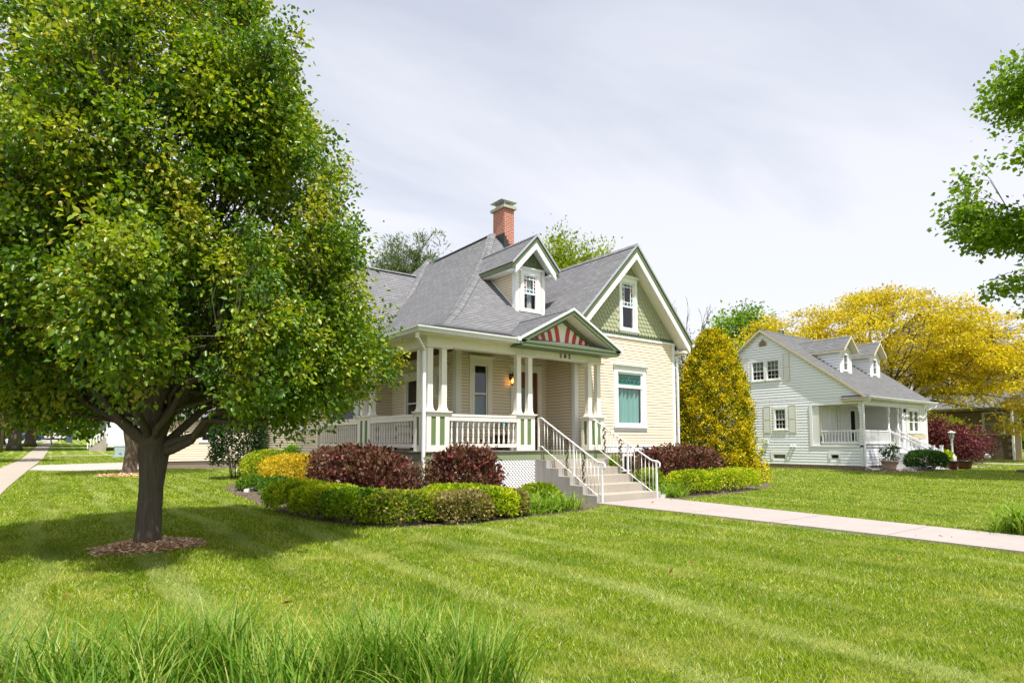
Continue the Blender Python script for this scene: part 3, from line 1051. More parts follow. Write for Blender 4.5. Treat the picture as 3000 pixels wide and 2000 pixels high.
mb.build('dentil_band', 'sage', H)
mb = MB()
mb.box(5.2, 9.765, .66, .70, 4.635, 4.70)
mb.build('belt_board', 'white', H)

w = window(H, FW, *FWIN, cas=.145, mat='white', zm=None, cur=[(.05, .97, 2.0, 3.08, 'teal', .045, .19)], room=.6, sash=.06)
mb = MB()
FW.box(mb, 6.98, 8.13, -.05, .012, 3.09, 3.19)
FW.box(mb, 7.0, 8.11, -.0495, .000, 3.10, 3.18)
mb.build('sash', 'white', w)
mb = MB()                                                 # leaded transom
for a, b, c, d in ((7.045, 8.065, 3.20, 3.245), (7.045, 8.065, 3.455, 3.52), (7.045, 7.08, 3.245, 3.455), (8.03, 8.065, 3.245, 3.455)):
    FW.box(mb, a, b, -.026, -.018, c, d)
mb.build('green_border', 'sgreen', w)
mb = MB()
FW.box(mb, 7.08, 8.03, -.025, -.020, 3.245, 3.455)
mb.build('coloured_pane', 'sdark', w)
mb = MB()
for s in (-1, 1):
    pts = [FW.P(7.555 + s * (.02 + .44 * t), -.014, 3.29 + .035 * math.sin(t * 14) * (1 - .3 * t) + .01) for t in np.linspace(0, 1, 18)]
    mb.tube(pts, .0085, 4)
    pts = [FW.P(7.555 + s * .06 * math.sin(t * PI), -.014, 3.27 + .16 * t) for t in np.linspace(0, 1, 9)]
    mb.tube(pts, .010, 4)
    for t in (.35, .6, .85):
        mb.tube([FW.P(7.555 + s * .44 * t + .02 * math.cos(a), -.013, 3.345 - .03 * t + .02 * math.sin(a)) for a in np.linspace(0, 6.2, 7)], .006, 4)
mb.build('leaded_ornament', 'steal', w)

w = window(H, FW, *GWIN, cas=.12, mat='white', zm=5.66, cur=[(.03, .3, 4.98, 5.6, 'teal', .02, .09)], d0=.01)
stained_sash(w, FW, 7.262, 7.748, 5.70, 6.375, None, [('sgreen', 'sdark', 'sdark'), ('sgreen', 'sdark', 'samber')], ('sdark', 'sblue'), ('sdark', 'sblue'), 'sdark')

# dormer
DX, DZ, DE, DEZ, DY = 4.92, 7.81, 5.84, 6.82, 2.4
ds = (DZ - DEZ) / (DE - DX)
FD = Fr((0, DY, 0), (1, 0, 0), (0, -1, 0))
D_ = MB()
siding(D_, FD, 4.37, 5.5, 5.28, 6.9, .088, [(4.62, 5.24, 5.46, 6.68)], back=SH)
siding(D_, Fr((4.37, 0, 0), (0, 1, 0), (-1, 0, 0)), DY, 4.2, 5.28, 6.86, .088, clip=lambda z: (DY, sprof(z) - .48), back=SH)
siding(D_, Fr((5.5, 0, 0), (0, 1, 0), (1, 0, 0)), DY, 4.2, 5.28, 6.86, .088, clip=lambda z: (DY, sprof(z) - .48), back=SH)
DO = D_.build('dormer', 'cream', H)
mb = MB()
for s, x in ((-1, 4.37), (1, 5.5)):
    mb.cut()
    mb.box(*sorted((x - s * .03, x + s * .018)), DY - .018, DY + .17, 5.25, 6.86)
    mb.box(*sorted((x - s * .10, x + s * .016)), DY - .022, DY - .001, 5.25, 6.86)
mb.cut()
mb.box(4.36, 5.51, DY - .03, DY, 5.26, 5.36)
mb.cut()
for k in range(14):                                        # sloping trim where the cheek meets the roof
    ya, yb = DY + .1 + k * .11, DY + .1 + (k + 1) * .11
    za, zb = prof(ya + .5) + .015, prof(yb + .5) + .015
    if zb < 6.85:
        mb.hexa([(4.345, ya, za), (4.37, ya, za), (4.37, yb, zb), (4.345, yb, zb), (4.345, ya, za + .10), (4.37, ya, za + .10), (4.37, yb, zb + .10), (4.345, yb, zb + .10)])
mb.build('corner_board', 'white', DO)
mb = MB()
mb.face([(DX - (DZ - .3 - 6.78) / ds, DY - .005, 6.78), (DX + (DZ - .3 - 6.78) / ds, DY - .005, 6.78), (DX, DY - .005, DZ - .3)])
r = 0
z = 6.80
while z < 7.4:
    hw = (DZ - .33 - z) / ds - .06
    u = DX - 1.0 + (.08 if r % 2 else 0)
    while u < DX + hw:
        if u > DX - hw:
            pts = [(u + .075 * math.cos(an), DY - .022, z + .075 + .075 * math.sin(an)) for an in np.linspace(PI, 2 * PI, 9)]
            pts += [(u + .074, DY - .008, z + .17), (u - .074, DY - .008, z + .17)]
            mb.face(pts)
        u += .16
    z += .12
    r += 1
mb.build('gable_shingles', 'sage', DO)
rb = MB()
for s in (-1, 1):
    roof_slope(rb, (DX + s * (DE - DX), 0, 0), (0, 1, 0), (-s, 0, 0), [(0, DEZ), (DE - DX, DZ)], lambda q: (2.03, 5.4))
ridge_caps(rb, [(DX, 2.03, DZ + .012), (DX, 5.0, DZ + .012)], .11, .15, .012, .9)
rb.build('roof', 'roof', DO)
mb = MB()
rake(mb, DX, DZ, DE, DEZ, .05, .22, 2.05, 2.09)
for s in (-1, 1):
    x = DX + s * (DE - DX - .02)
    mb.cut()
    mb.box(*sorted((x, x - s * .035)), 2.09, 4.3, DEZ - .17, DEZ - .01)
mb.build('rake_board', 'sage', DO)
mb = MB()
rake(mb, DX, DZ, DE - .12, DEZ + .12, .215, .44, 2.062, 2.11)
for s in (-1, 1):
    x = DX + s * (DE - DX - .05)
    mb.prism([(DX, 2.10, DZ - .30), (x, 2.10, DEZ - .2), (x, 2.10, DEZ - .24), (DX, 2.10, DZ - .34)], (0, .30, 0))
    mb.box(*sorted((DX + s * .56, x)), 2.1, 4.3, DEZ - .195, DEZ - .17)
mb.build('soffit', 'white', DO)
mb = MB()
rake(mb, DX, DZ, DE + .01, DEZ, -.02, .052, 2.01, 2.045)
mb.build('drip_edge', 'zinc', DO)
w = window(H, FD, 4.66, 5.20, 5.50, 6.62, cas=.12, mat='white', zm=6.03, cur=[(.42, .72, 5.55, 6.55, 'whitecloth', .02, .08)])
stained_sash(w, FD, 4.70, 5.16, 6.065, 6.58, None, [('sred', 'samber', 'sred'), ('sred', 'samber', 'sred')], ('sgreen', 'sblue'), ('sgreen', 'sblue'), None)

# chimney
mb = MB()
mb.box(6.2, 6.64, 5.5, 6.22, 8.0, 10.07, True)
CH = mb.build('chimney', 'brick', H)
mb = MB()
mb.box(6.12, 6.72, 5.42, 6.30, 10.07, 10.17)
mb.build('chimney_slab', 'slab', CH)
mb = MB()
for x in (6.27, 6.57):
    for y in (5.58, 6.14):
        mb.box(x - .012, x + .012, y - .012, y + .012, 10.17, 10.36)
mb.box(6.25, 6.59, 5.565, 6.155, 10.17, 10.21)
mb.box(6.25, 6.59, 5.565, 6.155, 10.325, 10.355)
mb.lathe(6.42, 5.86, [(.36, 10.355), (.37, 10.37), (.16, 10.455), (.13, 10.46)], sq=True)
mb.build('chimney_cap', 'zinc', CH)
mb = MB()
for k in range(5):
    x0 = 6.19 + k * .09
    z0 = 9.02 - k * .13
    mb.box(x0, x0 + .092, 5.478, 5.5, z0 - .45, z0 - .02)
mb.box(6.17, 6.2, 5.47, 6.24, 8.55, 9.12)
mb.build('flashing', 'flash', CH)

# core walls and side wing
mb = MB()
CW = Fr((0, 2.0, 0), (1, 0, 0), (0, -1, 0))
siding(mb, CW, 2.02, 5.22, 1.2, 3.95, .088, [(2.53, 3.10, 1.88, 3.66), (3.95, 4.94, 1.1, 3.56)], back=SH)
CL = Fr((2.02, 0, 0), (0, 1, 0), (-1, 0, 0))
siding(mb, CL, 2.0, 6.0, 1.2, 3.95, .088, [(2.5, 3.12, 2.74, 3.42), (3.9, 5.0, 1.8, 3.4)], back=SH)
siding(mb, Fr((0, 6.0, 0), (1, 0, 0), (0, -1, 0)), 1.2, 2.02, 1.2, 3.95, .088, back=SH)
SB = Fr((0, 7.2, 0), (1, -1, 0), (-1, -1, 0))
sq2 = math.sqrt(2) * 1.2
siding(mb, SB, 0, sq2, .95, 3.9, .088, [(.4, 1.3, 1.85, 3.5)], back=SH)
siding(mb, Fr((0, 0, 0), (0, 1, 0), (-1, 0, 0)), 7.2, 16, .95, 4.4, .088, [(8.1, 9.0, 1.85, 3.5)], back=SH)
gwl = Fr((0, 0, 0), (0, 1, 0), (-1, 0, 0))
siding(mb, gwl, 5, 16, 4.4, 8.2, .088, clip=lambda z: (10.5 - (8.2 - z) * 1.3, 10.5 + (8.2 - z) * 1.3), back=SH)
siding(mb, Fr((0, 16, 0), (1, 0, 0), (0, 1, 0)), 0, 9.7, .4, 4.2, .15, back=SH)
mb.build('wall', 'cream', H)
mb = MB()
mb.box(1.985, 2.16, 1.965, 2.0, 1.2, 3.95)
mb.box(1.985, 2.02, 2.0, 2.16, 1.2, 3.95)
mb.cut()
mb.box(-.022, .09, 7.12, 7.24, .3, 3.9)
mb.build('corner_board', 'ivory', H)
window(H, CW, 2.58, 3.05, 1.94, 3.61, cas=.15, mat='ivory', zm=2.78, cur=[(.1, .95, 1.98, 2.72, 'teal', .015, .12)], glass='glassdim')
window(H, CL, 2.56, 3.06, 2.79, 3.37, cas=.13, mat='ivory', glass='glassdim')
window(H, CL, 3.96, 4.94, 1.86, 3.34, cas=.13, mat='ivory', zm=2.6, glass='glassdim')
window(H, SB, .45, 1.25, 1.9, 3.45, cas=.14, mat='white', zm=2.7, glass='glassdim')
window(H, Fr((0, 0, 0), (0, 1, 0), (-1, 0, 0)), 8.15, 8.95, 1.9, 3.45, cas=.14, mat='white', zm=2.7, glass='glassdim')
mb = MB()
mb.box(-.03, .0, 7.24, 16, .78, .95)
mb.prism([(-.05, 7.22, .95), (-.05, 7.22, .78), (1.2, 5.97, .78), (1.2, 5.97, .95)], (.03, .03, 0))
mb.build('skirt_board', 'white', H)
mb = MB()
for a, b in (((0, 16), (0, 7.2)), ((0, 7.2), (1.2, 6.0)), ((1.2, 6.0), (2.02, 6.0)), ((2.02, 6.0), (2.02, 2.0)), ((2.02, 2.0), (5.2, 2.0))):
    L_ = math.dist(a, b)
    mb.face([(a[0], a[1], 0), (b[0], b[1], 0), (b[0], b[1], 1.0), (a[0], a[1], 1.0)], [(0, 0), (L_, 0), (L_, 1), (0, 1)])
mb.build('foundation', 'found', H)
mb = MB()
Fr((0, 0, 0), (0, 1, 0), (-1, 0, 0)).box(mb, 7.5, 8.1, -.02, .03, .25, .72)
w = mb.build('basement_window', 'white', H)
mb = MB()
Fr((0, 0, 0), (0, 1, 0), (-1, 0, 0)).box(mb, 7.56, 8.04, .0, .034, .31, .66)
mb.build('pane', 'darkroom', w)
mb = MB()
rb = MB()
mb.prism([(-.55, 4.6, 3.95), (-.55, 10.5, 8.40), (-.55, 10.5, 8.18), (-.55, 4.6, 3.73)], (.04, 0, 0))
mb.cut()
mb.prism([(-.55, 16.4, 3.95), (-.55, 10.5, 8.40), (-.55, 10.5, 8.18), (-.55, 16.4, 3.73)], (.04, 0, 0))
mb.build('rake_board', 'sage', H)
mb = MB()
mb.prism([(-.5, 4.7, 3.86), (-.5, 10.5, 8.2), (-.5, 10.5, 8.16), (-.5, 4.7, 3.82)], (.5, 0, 0))
mb.build('soffit', 'ivory', H)

SH.build('gap_shade_backing', 'gapbrown', H)

# front door
mb = MB()
CW.box(mb, 4.0, 4.885, -.06, -.02, 1.2, 3.50)
CW.box(mb, 4.09, 4.38, -.022, -.004, 1.35, 1.95)
CW.box(mb, 4.50, 4.79, -.022, -.004, 1.35, 1.95)
CW.box(mb, 4.09, 4.79, -.022, -.004, 3.10, 3.42)
dr = mb.build('door', 'door', H)
mb = MB()
CW.box(mb, 4.12, 4.76, -.02, -.012, 2.15, 3.02)
mb.build('door_glass', 'sclear', dr)
mb = MB()
for a, b, c, d in ((3.86, 4.0, 1.2, 3.5), (4.885, 5.03, 1.2, 3.5), (3.86, 5.03, 3.5, 3.66), (3.83, 5.06, 3.66, 3.70)):
    CW.box(mb, a, b, -.06, .036, c, d)
mb.build('door_frame', 'ivory', H)
mb = MB()
CW.box(mb, 4.965, 4.985, .036, .05, 2.32, 2.42)
mb.build('doorbell', 'ivory', H)

# porch: floor, fascia, lattice
mb = MB()
mb.box(-.06, 5.71, -.06, 2.0, 1.172, 1.2)
mb.box(-.06, 2.02, 2.0, 6.0, 1.172, 1.2)
mb.prism([(-.06, 6.0, 1.2), (1.2, 6.0, 1.2), (-.06, 7.26, 1.2)], (0, 0, -.028))
mb.build('porch_floor', 'floor', H)
mb = MB()
mb.box(-.02, 5.69, -.02, .02, .965, 1.17)
mb.box(-.02, .02, .02, 7.2, .965, 1.17)
mb.box(5.65, 5.69, .02, .68, .965, 1.17)
mb.build('porch_fascia', 'fadedgreen', H)
mb = MB()


def lattice(fr, u0, u1, z0, z1, sp=.092, wd=.036, th=.008):
    for sgn, dd in ((1, 0.), (-1, .0085)):
        c = (u0 - (z1 - z0)) if sgn > 0 else u0
        while c < (u1 if sgn > 0 else u1 + (z1 - z0)):
            # line u = c + sgn*(z-z0)
            def uz(z):
                return c + sgn * (z - z0)
            lo, hi = z0, z1
            if sgn > 0:
                lo, hi = max(lo, z0 + (u0 - c)), min(hi, z0 + (u1 - c))
            else:
                lo, hi = max(lo, z0 + (c - u1)), min(hi, z0 + (c - u0))
            if hi > lo + .02:
                h = wd * .7
                mb.hexa([fr.P(uz(lo) - h, dd, lo), fr.P(uz(lo) + h, dd, lo), fr.P(uz(lo) + h, dd + th, lo), fr.P(uz(lo) - h, dd + th, lo),
                         fr.P(uz(hi) - h, dd, hi), fr.P(uz(hi) + h, dd, hi), fr.P(uz(hi) + h, dd + th, hi), fr.P(uz(hi) - h, dd + th, hi)])
            c += sp


PF = Fr((0, 0, 0), (1, 0, 0), (0, -1, 0))
PL = Fr((0, 0, 0), (0, 1, 0), (-1, 0, 0))
lattice(PF, .0, 3.16, .04, .965)
lattice(PL, .0, 7.1, .04, .965)
mb.build('lattice', 'white', H)
mb = MB()
mb.box(5.3, 5.66, .3, .68, 0, .965)
mb.build('porch_footing', 'found', H)

# beam, frieze, ceiling, soffit, gutter
mb = MB()
mb.box(.0, 5.60, .0, .26, 3.64, 3.87)
mb.box(.0, .26, .26, 7.2, 3.64, 3.87)
mb.box(-.02, 5.62, -.02, .28, 3.835, 3.87)
mb.box(-.02, .28, .28, 7.2, 3.835, 3.87)
mb.box(5.34, 5.60, .26, .68, 3.64, 3.87)
mb.build('porch_beam', 'ivory', H)
mb = MB()
mb.box(-.42, 5.75, -.42, .02, 3.87, 3.885)
mb.box(-.42, .02, .02, 4.6, 3.87, 3.885)
mb.box(-.38, 5.6, -.10, -.02, 3.84, 3.87)
mb.box(-.10, -.02, -.02, 4.6, 3.84, 3.87)
mb.build('soffit', 'ivory', H)
mb = MB()
mb.box(.10, 5.34, .10, 2.0, 3.95, 3.97)
mb.box(.10, 2.02, 2.0, 7.0, 3.95, 3.97)
mb.build('porch_ceiling', 'ceil', H)
mb = MB()


def gutter(mb, path, inward):
    """K-style gutter swept along a mitred path; inward: list of normals (towards the house) per point"""
    sec = [(.0, .0), (.075, .0), (.075, .02), (.105, .07), (.125, .085), (.125, .11), (.115, .11), (.115, .09), (.06, .03), (.0, .03)]
    rings = []
    for p, n in zip(path, inward):
        rings.append([(p[0] - n[0] * a, p[1] - n[1] * a, p[2] + b) for a, b in sec])
    k = len(sec)
    for i in range(len(rings) - 1):
        for j in range(k):
            j2 = (j + 1) % k
            mb.face([rings[i][j], rings[i][j2], rings[i + 1][j2], rings[i + 1][j]])
    mb.face(rings[0])
    mb.face(list(reversed(rings[-1])))


gutter(mb, [(-.42, 4.6, 3.845), (-.42, -.42, 3.855), (2.33, -.42, 3.845)], [(1, 0), (1, 1), (0, 1)])
mb.cut()
gutter(mb, [(GE - .0, .24, GEZ - .14), (GE - .0, 5.0, GEZ - .14)], [(-1, 0), (-1, 0)])
mb.build('gutter', 'gutter', H)
mb = MB()


def dspout(mb, pts, w=.036, d=.026):
    for a, b in zip(pts[:-1], pts[1:]):
        a, b = Vector(a), Vector(b)
        t = (b - a).normalized()
        if abs(t.z) > .95:
            s, f = Vector((1, 0, 0)), Vector((0, 1, 0))
        else:
            s = Vector((t.x, t.y, 0)).cross(Vector((0, 0, 1))).normalized()
            f = s.cross(t)
        a, b = a - t * .012, b + t * .012
        mb.hexa([a - s * w - f * d, a + s * w - f * d, a + s * w + f * d, a - s * w + f * d, b - s * w - f * d, b + s * w - f * d, b + s * w + f * d, b - s * w + f * d])


dspout(mb, [(-.42, -.30, 3.84), (-.42, -.29, 3.74), (-.115, -.06, 3.50), (-.115, -.06, .22), (-.19, -.16, .10), (-.33, -.34, .08)])
mb.build('downspout', 'white', H)
mb = MB()
dspout(mb, [(GE + .07, .5, GEZ - .14), (GE + .07, .5, GEZ - .26), (9.80, .62, GEZ - .45), (9.80, .62, .15)])
mb.build('downspout', 'gutter', H)

# pediment over the steps
QX, QZ, QE, QEZ = 4.07, 4.93, 5.82, 3.985
qs = (QZ - QEZ) / (QE - QX)
rb = MB()
for s in (-1, 1):
    roof_slope(rb, (QX + s * (QE - QX), 0, 0), (0, 1, 0), (-s, 0, 0), [(0, QEZ), (QE - QX, QZ)], lambda q: (-.53, 2.0))
ridge_caps(rb, [(QX, -.53, QZ + .012), (QX, 1.8, QZ + .012)], .11, .15, .012, .55)
PD = rb.build('pediment', 'roof', H)
mb = MB()
rake(mb, QX, QZ, QE, QEZ, .04, .16, -.52, -.47)
rake(mb, QX, QZ - .20, QE - .55, QEZ + .11, .0, .10, -.115, -.07)
mb.box(2.35, 5.79, -.50, -.03, 3.80, 3.885)
mb.box(2.31, 5.83, -.52, -.03, 3.885, 3.945)
mb.box(2.42, 5.72, -.44, -.03, 3.945, 3.965)
mb.box(2.9, 5.24, -.13, -.06, 3.965, 4.06)
mb.build('green_trim', 'sage', PD)
mb = MB()
rake(mb, QX, QZ, QE + .03, QEZ - .005, -.018, .045, -.555, -.515)
for s in (-1, 1):
    x = QX + s * (QE - QX + .02)
    mb.box(*sorted((x, x + s * .10)), -.56, -.40, QEZ - .09, QEZ + .01)
mb.build('drip_edge', 'gutter', PD)
mb = MB()
for s in (-1, 1):
    x = QX + s * (QE - QX - .08)
    mb.prism([(QX, -.47, QZ - .155), (x, -.47, QEZ - .11), (x, -.47, QEZ - .13), (QX, -.47, QZ - .175)], (0, .40, 0))
mb.prism([(2.6, -.06, 3.95), (5.54, -.06, 3.95), (QX, -.06, QZ - .2)], (0, .04, 0))
mb.build('cream_panel', 'ivory', PD)
mb = MB()
for s in (-1, 1):
    for xb, lean, w in ((.09, .10, .125), (.345, .17, .12), (.59, .23, .115), (.82, .30, .11)):
        mb.cut()
        N_ = 18
        for k in range(N_):
            t0, t1 = k / N_, (k + 1) / N_
            za, zb = 4.062 + t0 * .62, 4.062 + t1 * .62
            xa, xb2 = xb + lean * t0 ** 1.7 * 1.5, xb + lean * t1 ** 1.7 * 1.5
            ha, hb = (QZ - .285 - za) / qs, (QZ - .285 - zb) / qs
            if xa >= ha:
                break
            q = [(xa, za), (min(xa + w, ha), za), (max(min(xb2 + w, hb), min(xb2, hb)), zb), (min(xb2, hb), zb)]
            pts = [(QX + s * x_, -.075, z_) for x_, z_ in q]
            mb.prism(pts if s > 0 else list(reversed(pts)), (0, .014, 0))
mb.build('red_stripe', 'red', PD)

# house number
for k, ch in enumerate('202'):
    fc = bpy.data.curves.new('digit', 'FONT')
    fc.body = ch
    fc.size = .160
    fc.extrude = .006
    fc.offset = .003
    fc.align_x = 'CENTER'
    ft = bpy.data.objects.new('digit_outline', fc)
    COL.objects.link(ft)
    bpy.context.view_layer.update()
    fm = bpy.data.meshes.new_from_object(ft.evaluated_get(bpy.context.evaluated_depsgraph_get()))
    bpy.data.objects.remove(ft)
    fm.materials.clear()
    fm.materials.append(M['black'])
    fo = bpy.data.objects.new('house_number', fm)
    COL.objects.link(fo)
    fo.parent = H
    fo.rotation_euler = (PI / 2, 0, 0)
    fo.location = Vector((4.062 + k * .158, -.007, 3.682)) - OFF[H.name]

# pedestals, posts, railings


def pedestal(x0, x1, y0, y1, face_f=True, face_l=True):
    z0, z1 = 1.2, 2.10
    mb = MB()
    i = .02
    for a, b, vert in ((x0, x1, 0),):
        pass

    def side(fr, L):
        fs = ((0, .19 * L), (.40 * L, .57 * L), (.79 * L, L)) if L > .45 else ((0, .3 * L), (.7 * L, L))
        for a, b in fs:
            fr.box(mb, a + (.0005 if a == 0 else 0), b - (.0005 if b == L else 0), -i, 0, z0 + .14, z1 - .10)
        fr.box(mb, 0, L, -i, .0015, z0, z0 + .14)
        fr.box(mb, 0, L, -i, .0015, z1 - .10, z1)
    side(Fr((x0, y0, 0), (1, 0, 0), (0, -1, 0)), x1 - x0)
    side(Fr((x0 - .001, y1, 0), (0, -1, 0), (-1, 0, 0)), y1 - y0)
    side(Fr((x1 + .001, y0, 0), (0, 1, 0), (1, 0, 0)), y1 - y0)
    side(Fr((x0, y1, 0), (1, 0, 0), (0, 1, 0)), x1 - x0)
    mb.box(x0 - .05, x1 + .05, y0 - .05, y1 + .05, z1, z1 + .028)
    mb.box(x0 - .02, x1 + .02, y0 - .02, y1 + .02, z1 - .03, z1)
    p = mb.build('porch_pedestal', 'ivory', H)
    mb = MB()
    mb.box(x0 + .018, x1 - .018, y0 + .018, y1 - .018, z0 + .01, z1 - .04)
    mb.build('green_panel', 'panelgreen', p)


def post(x, y, hw=.07):
    mb = MB()
    z0, z1 = 2.128, 3.64
    mb.lathe(x, y, [(hw + .035, z0), (hw + .022, z0 + .03), (hw + .006, z0 + .08), (hw, z0 + .16), (hw * .96, z1 - .12), (hw * .96, z1 - .05), (hw + .012, z1 - .045), (hw + .012, z1)], sq=True)
    mb.build('porch_post', 'ivory', H)


pedestal(.0, .60, .0, .62)
pedestal(2.59, 3.165, .0, .31)
pedestal(5.10, 5.68, .0, .31)
pedestal(.0, .42, 3.12, 3.95)
for x, y in ((.10, .10), (.47, .10), (.10, .50), (2.69, .12), (3.06, .12), (5.20, .12), (5.55, .12), (.11, 3.25), (.11, 3.80)):
    post(x, y)
mb = MB()
for x0, x1, y0, y1 in ((-.04, .64, -.04, .22), (2.55, 3.20, -.04, .24), (5.06, 5.7, -.04, .24), (-.04, .22, 3.08, 3.98), (-.04, .22, .24, .66)):
    mb.cut()
    mb.box(x0, x1, y0, y1, 3.605, 3.642)
mb.build('post_capital', 'ivory', H)


def railing(fr, u0, u1, n):
    mb = MB()
    fr.box(mb, u0, u1, -.095, -.0, 1.915, 2.02)
    fr.box(mb, u0, u1, -.115, .012, 2.02, 2.07)
    fr.box(mb, u0, u1, -.085, -.012, 1.285, 1.365)
    um = (u0 + u1) / 2
    fr.box(mb, um - .05, um + .05, -.085, -.014, 1.2, 1.285)
    rr = mb.build('porch_railing', 'ivory', H)
    for k in range(n):
        u = u0 + (u1 - u0) * (k + .5) / n
        p = fr.P(u, -.048, 0)
        mb = MB()
        mb.lathe(p.x, p.y, [(.027, 1.365), (.027, 1.45), (.018, 1.465), (.028, 1.485), (.016, 1.505), (.024, 1.58), (.027, 1.64), (.018, 1.74), (.016, 1.775), (.028, 1.795), (.018, 1.815), (.027, 1.83), (.027, 1.915)], 8)
        mb.build('baluster', 'ivory', rr)


railing(PF, .61, 2.58, 13)
railing(PL, .63, 3.11, 17)
railing(PL, 3.96, 7.0, 20)

# porch lantern
mb = MB()
LX, LY = 3.86, 1.985
mb.box(LX - .04, LX + .04, LY - .03, LY + .01, 3.24, 3.40)
pts = [(LX, LY - .02 - .10 * math.sin(t), 3.36 + .07 * t / PI + .04 * math.sin(t * .9)) for t in np.linspace(0, 2.6, 10)]
mb.tube(pts, .010, 6)
cx, cy = LX, LY - .10
mb.lathe(cx, cy, [(.015, 3.40), (.03, 3.375), (.075, 3.34), (.085, 3.325), (.06, 3.32)], 8)
mb.lathe(cx, cy, [(.06, 3.10), (.07, 3.09), (.03, 3.07), (.01, 3.05)], 8)
for k in range(6):
    a = k * PI / 3
    mb.tube([(cx + .06 * math.cos(a), cy + .06 * math.sin(a), 3.10), (cx + .072 * math.cos(a), cy + .072 * math.sin(a), 3.325)], .006, 4)
    a2 = a + PI / 3
    mb.tube([(cx + .061 * math.cos(a), cy + .061 * math.sin(a), 3.11), (cx + .072 * math.cos(a2), cy + .072 * math.sin(a2), 3.315)], .004, 4)
ln = mb.build('wall_lantern', 'black', H)
mb = MB()
mb.lathe(cx, cy, [(.012, 3.12), (.022, 3.16), (.026, 3.20), (.014, 3.25), (.006, 3.27)], 10)
mb.build('bulb', 'lampglow', ln)
mb = MB()
mb.lathe(cx, cy, [(.056, 3.10), (.068, 3.32)], 6, smooth=False)
mb.build('lantern_glass', 'amberglass', ln)
pl = bpy.data.lights.new('lantern_light', 'POINT')
pl.energy = 6
pl.color = (1, .6, .25)
pl.shadow_soft_size = .03
po = bpy.data.objects.new('lantern_light', pl)
COL.objects.link(po)
po.parent = ln
po.location = Vector((cx, cy, 3.19)) - OFF[H.name]

# ------------------------------------------------------------------ front steps with handrails
ST = root('concrete_steps', 'five concrete steps with white handrails up to the porch under the number 202', 'steps', (4.25, -1.1, 0))
YE = [-2.24, -1.78, -1.335, -.92, -.455, -.025]
ZE = [.192, .387, .580, .766, .960]
mb = MB()
mc = {3.17: MB(), 5.263: MB()}
for k in range(5):
    mb.box(3.30, 5.26, YE[k], YE[k + 1] if k < 4 else -.025, -.05, ZE[k])
    for x0, x1 in ((3.17, 3.297), (5.263, 5.39)):
        mc[x0].box(x0, x1, YE[k] + .012, YE[k + 1] + .012 if k < 4 else -.025, -.05, ZE[k] - .003)
mb.build('treads', 'stepc', ST)
for m_ in mc.values():
    m_.build('cheek_wall', 'stepside', ST)
for xr in (3.33, 5.24):
    mb = MB()
    y0, z0, y1, z1 = -.08, 2.03, -2.10, .95

    def hz_(y):
        return z0 + (z1 - z0) * (y - y0) / (y1 - y0)

    def lz_(y):
        return hz_(y) - .735 + .02 * (y - y0)
    mb.tube([(xr, .10, 1.93), (xr, .09, 1.99), (xr, .06, 2.03), (xr, y0, 2.035), (xr, y0 - .03, 2.02)] + [(xr, y, hz_(y)) for y in np.linspace(y0 - .1, y1 + .06, 6)] +
            [(xr, y1 - .02, z1), (xr, y1 - .17, z1 - .01), (xr, y1 - .235, z1 - .05), (xr, y1 - .245, z1 - .13), (xr, y1 - .20, z1 - .17)], .020, 8)
    mb.tube([(xr, .05, 1.30), (xr, y0 - .02, 1.30)] + [(xr, y, lz_(y)) for y in (y0 - .08, y1 + .02)] + [(xr, -2.22, lz_(y1) - .01)], .014, 6)
    hr = mb.build('handrail', 'wmetal', ST)
    mb = MB()
    for yp, zb, zt in ((-2.235, .0, z1 + .0), (-1.29, .58, hz_(-1.29)), (.05, 1.2, 2.03)):
        mb.box(xr - .02, xr + .02, yp - .02, yp + .02, zb, zt)
    mb.build('post', 'wmetal', hr)
    ys_ = list(np.linspace(-.19, -2.12, 17))
    skip = {2, 6, 11}
    for i, y in enumerate(ys_):
        if i in (2, 7, 12):
            mb = MB()
            yb0, yb1 = y + .07, y - .07
            lo, hi = lz_(y) + .0, hz_(y) - .02
            for ph in (0, PI):
                mb.tube([(xr, y + .062 * math.sin(t * 3 * PI + ph), lo + (hi - lo) * t + .5 * (.062 * math.sin(t * 3 * PI + ph))) for t in np.linspace(0, 1, 25)], .009, 4)
            for q in range(13):                          # cast leaves
                t = (q + .5) / 13
                yy = y + RN.uniform(-.05, .05)
                zc = lo + (hi - lo) * t
                an = RN.uniform(0, 2 * PI)
                pts = []
                for j in range(7):
                    a = an + 2 * PI * j / 7
                    r_ = .03 * (1 + .35 * math.cos(3 * (a - an)))
                    pts.append((xr - .006, yy + r_ * math.cos(a), zc + r_ * math.sin(a)))
                mb.prism(pts, (.012, 0, 0))
            mb.build('vine_panel', 'vine', hr)
        elif abs(y + 1.29) > .06:
            mb = MB()
            mb.tube([(xr, y, lz_(y)), (xr, y, hz_(y))], .0095, 5)
            mb.build('picket', 'wmetal', hr)

# ------------------------------------------------------------------ vegetation helpers


def norm(a):
    return a / np.maximum(1e-9, np.linalg.norm(a, axis=-1, keepdims=True))


